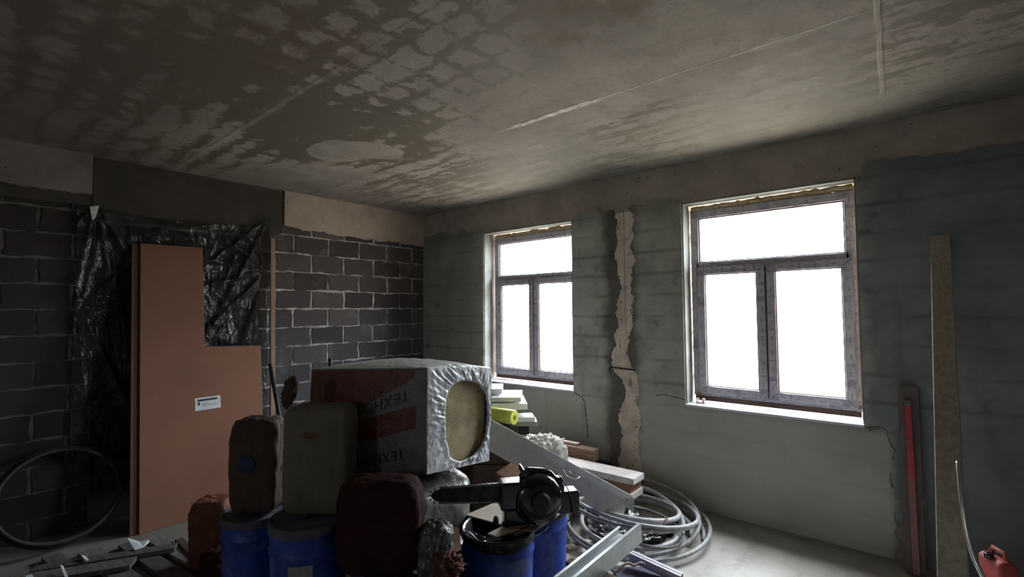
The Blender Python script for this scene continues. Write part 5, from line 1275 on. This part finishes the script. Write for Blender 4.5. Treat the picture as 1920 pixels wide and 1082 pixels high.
# ================================================================== LEFT FLOOR: PLANKS, SCRAPS, BLACK COIL
M_PLANKD = simple('dusty_dark_plank', (0.105, 0.10, 0.10), (0.06, 0.055, 0.052), 6, 0.85, stretch=(1, 8, 8), bump=0.4)
M_PLANKG = simple('dusty_grey_plank', (0.17, 0.165, 0.16), (0.10, 0.095, 0.09), 6, 0.85, stretch=(1, 8, 8), bump=0.4)
def fpt(x, y, z=0.0):
    v = fwd + rgt*((x-960)/F_PX) - upv*((y-541)/F_PX); return CAM+v*((z-CAM.z)/v.z)
def plank(p, q, wd, th, z, mat, label, name='plank', group=None):
    p, q = Vector((p[0], p[1], 0)), Vector((q[0], q[1], 0)); d = (q-p).normalized(); s_ = Vector((-d.y, d.x, 0)); o = []
    for zz in (z, z+th):
        for a, b in ((p, -1), (q, -1), (q, 1), (p, 1)): o.append(a+s_*b*wd/2+Vector((0, 0, zz)))
    return setp(MB().hexa(o).build(name, mat, bevel=0.003), label, 'plank', group)
def P2(x, y, z=0.0): v = fpt(x, y, z); return (v.x, v.y)
pl = [((290, 1018), (470, 1120), .10, .035, 0.0, M_PLANKG, 'grey plank reaching from the foot of the fibreboard towards the barrels'),
      ((238, 1026), (380, 1125), .11, .035, 0.0, M_PLANKD, 'dark plank second from the fibreboard foot'),
      ((165, 1040), (300, 1140), .12, .035, 0.0, M_PLANKG, 'wide grey plank in the middle of the floor heap at left'),
      ((95, 1050), (210, 1150), .10, .035, 0.0, M_PLANKD, 'dark plank at the left end of the floor heap'),
      ((60, 1075), (330, 1030), .09, .030, 0.037, M_PLANKD, 'narrow dark plank laid crosswise on the floor planks'),
      ((0, 1100), (250, 1060), .13, .030, 0.037, M_PLANKG, 'broad grey plank laid crosswise at the lower left corner'),
      ((335, 1022), (395, 1085), .05, .05, 0.0, M_DKWOOD, 'dark batten beside the orange sack')]
for a, b, wd, th, z, m_, lb in pl: plank(P2(*a, z), P2(*b, z), wd, th, z, m_, lb)
M_PAPER = simple('pale_blue_paper', (0.62, 0.70, 0.72), (0.50, 0.58, 0.60), 9, 0.8)
def scrap(px, z, label, seed):
    P = [fpt(x, y, z+dz) for x, y, dz in px]
    mb = MB().prism(P, (0, 0, 0.0015)); return setp(mb.build('paper_scrap', M_PAPER), label, 'paper scrap')
scrap([(239, 1009, .02), (262, 1016, 0), (279, 1012, .01), (280, 1017, 0), (268, 1027, 0), (253, 1032, 0)], 0.075, 'pale torn paper scrap at the foot of the fibreboard', 1)
scrap([(152, 1041, .02), (160, 1043, 0), (167, 1050, 0), (162, 1052, 0)], 0.075, 'tiny pale paper scrap left of the large torn one', 2)
scrap([(113, 1060, .03), (119, 1062, .02), (128, 1082, 0), (122, 1084, 0)], 0.075, 'narrow pale paper strip near the lower left corner', 3)
scrap([(48, 1080, .0), (60, 1077, .0), (64, 1084, 0), (50, 1088, 0)], 0.075, 'small pale paper scrap nearest the lower left corner', 4)
# coil of black pipe leaning on the left wall
ck = MB(); pts = []
cc0 = Vector((0.26, -3.66, 0.37)); e1 = Vector((0, 1, 0)); e2 = Vector((-0.34, 0, 0.94)).normalized(); e3 = e1.cross(e2)
for i in range(200):
    t = i/199*4*2*PI; R_ = 0.335+0.012*math.sin(t*0.25); pts.append(cc0+e1*R_*math.cos(t)*1.05+e2*R_*math.sin(t)+e3*(0.022*(t/(2*PI))-0.04))
setp(ck.tube(pts, 0.0125, 10).build('pipe_coil', simple('dusty_black_pipe', (0.020, 0.019, 0.019), (0.035, 0.032, 0.03), 12, 0.75), smooth=True), 'coil of dusty black pipe leaning on the block wall left of the doorway', 'pipe coil')
# white trowelled lump and clips on the second sill
for k, (x, lb) in enumerate(((3.655, 'small dusty metal clip on the second sill, left of its neighbour'), (3.705, 'small dusty metal clip on the second sill, right of its neighbour'))):
    m_ = Matrix.Translation((x, 0.055, 0.889)) @ Matrix.Rotation(0.4+k, 4, 'Z'); mb = MB()
    mb.box((-0.016, -0.010, 0.0), (0.016, 0.010, 0.006), m_).box((-0.014, -0.008, 0.006), (-0.005, 0.008, 0.040), m_).box((-0.014, -0.010, 0.034), (0.014, 0.010, 0.046), m_).box((0.004, -0.006, 0.018), (0.012, 0.006, 0.036), m_)
    setp(mb.build('metal_clip', simple('tan_dusty_metal', (0.52, 0.44, 0.34), (0.36, 0.3, 0.24), 30, 0.7), bevel=0.002), lb, 'clip')
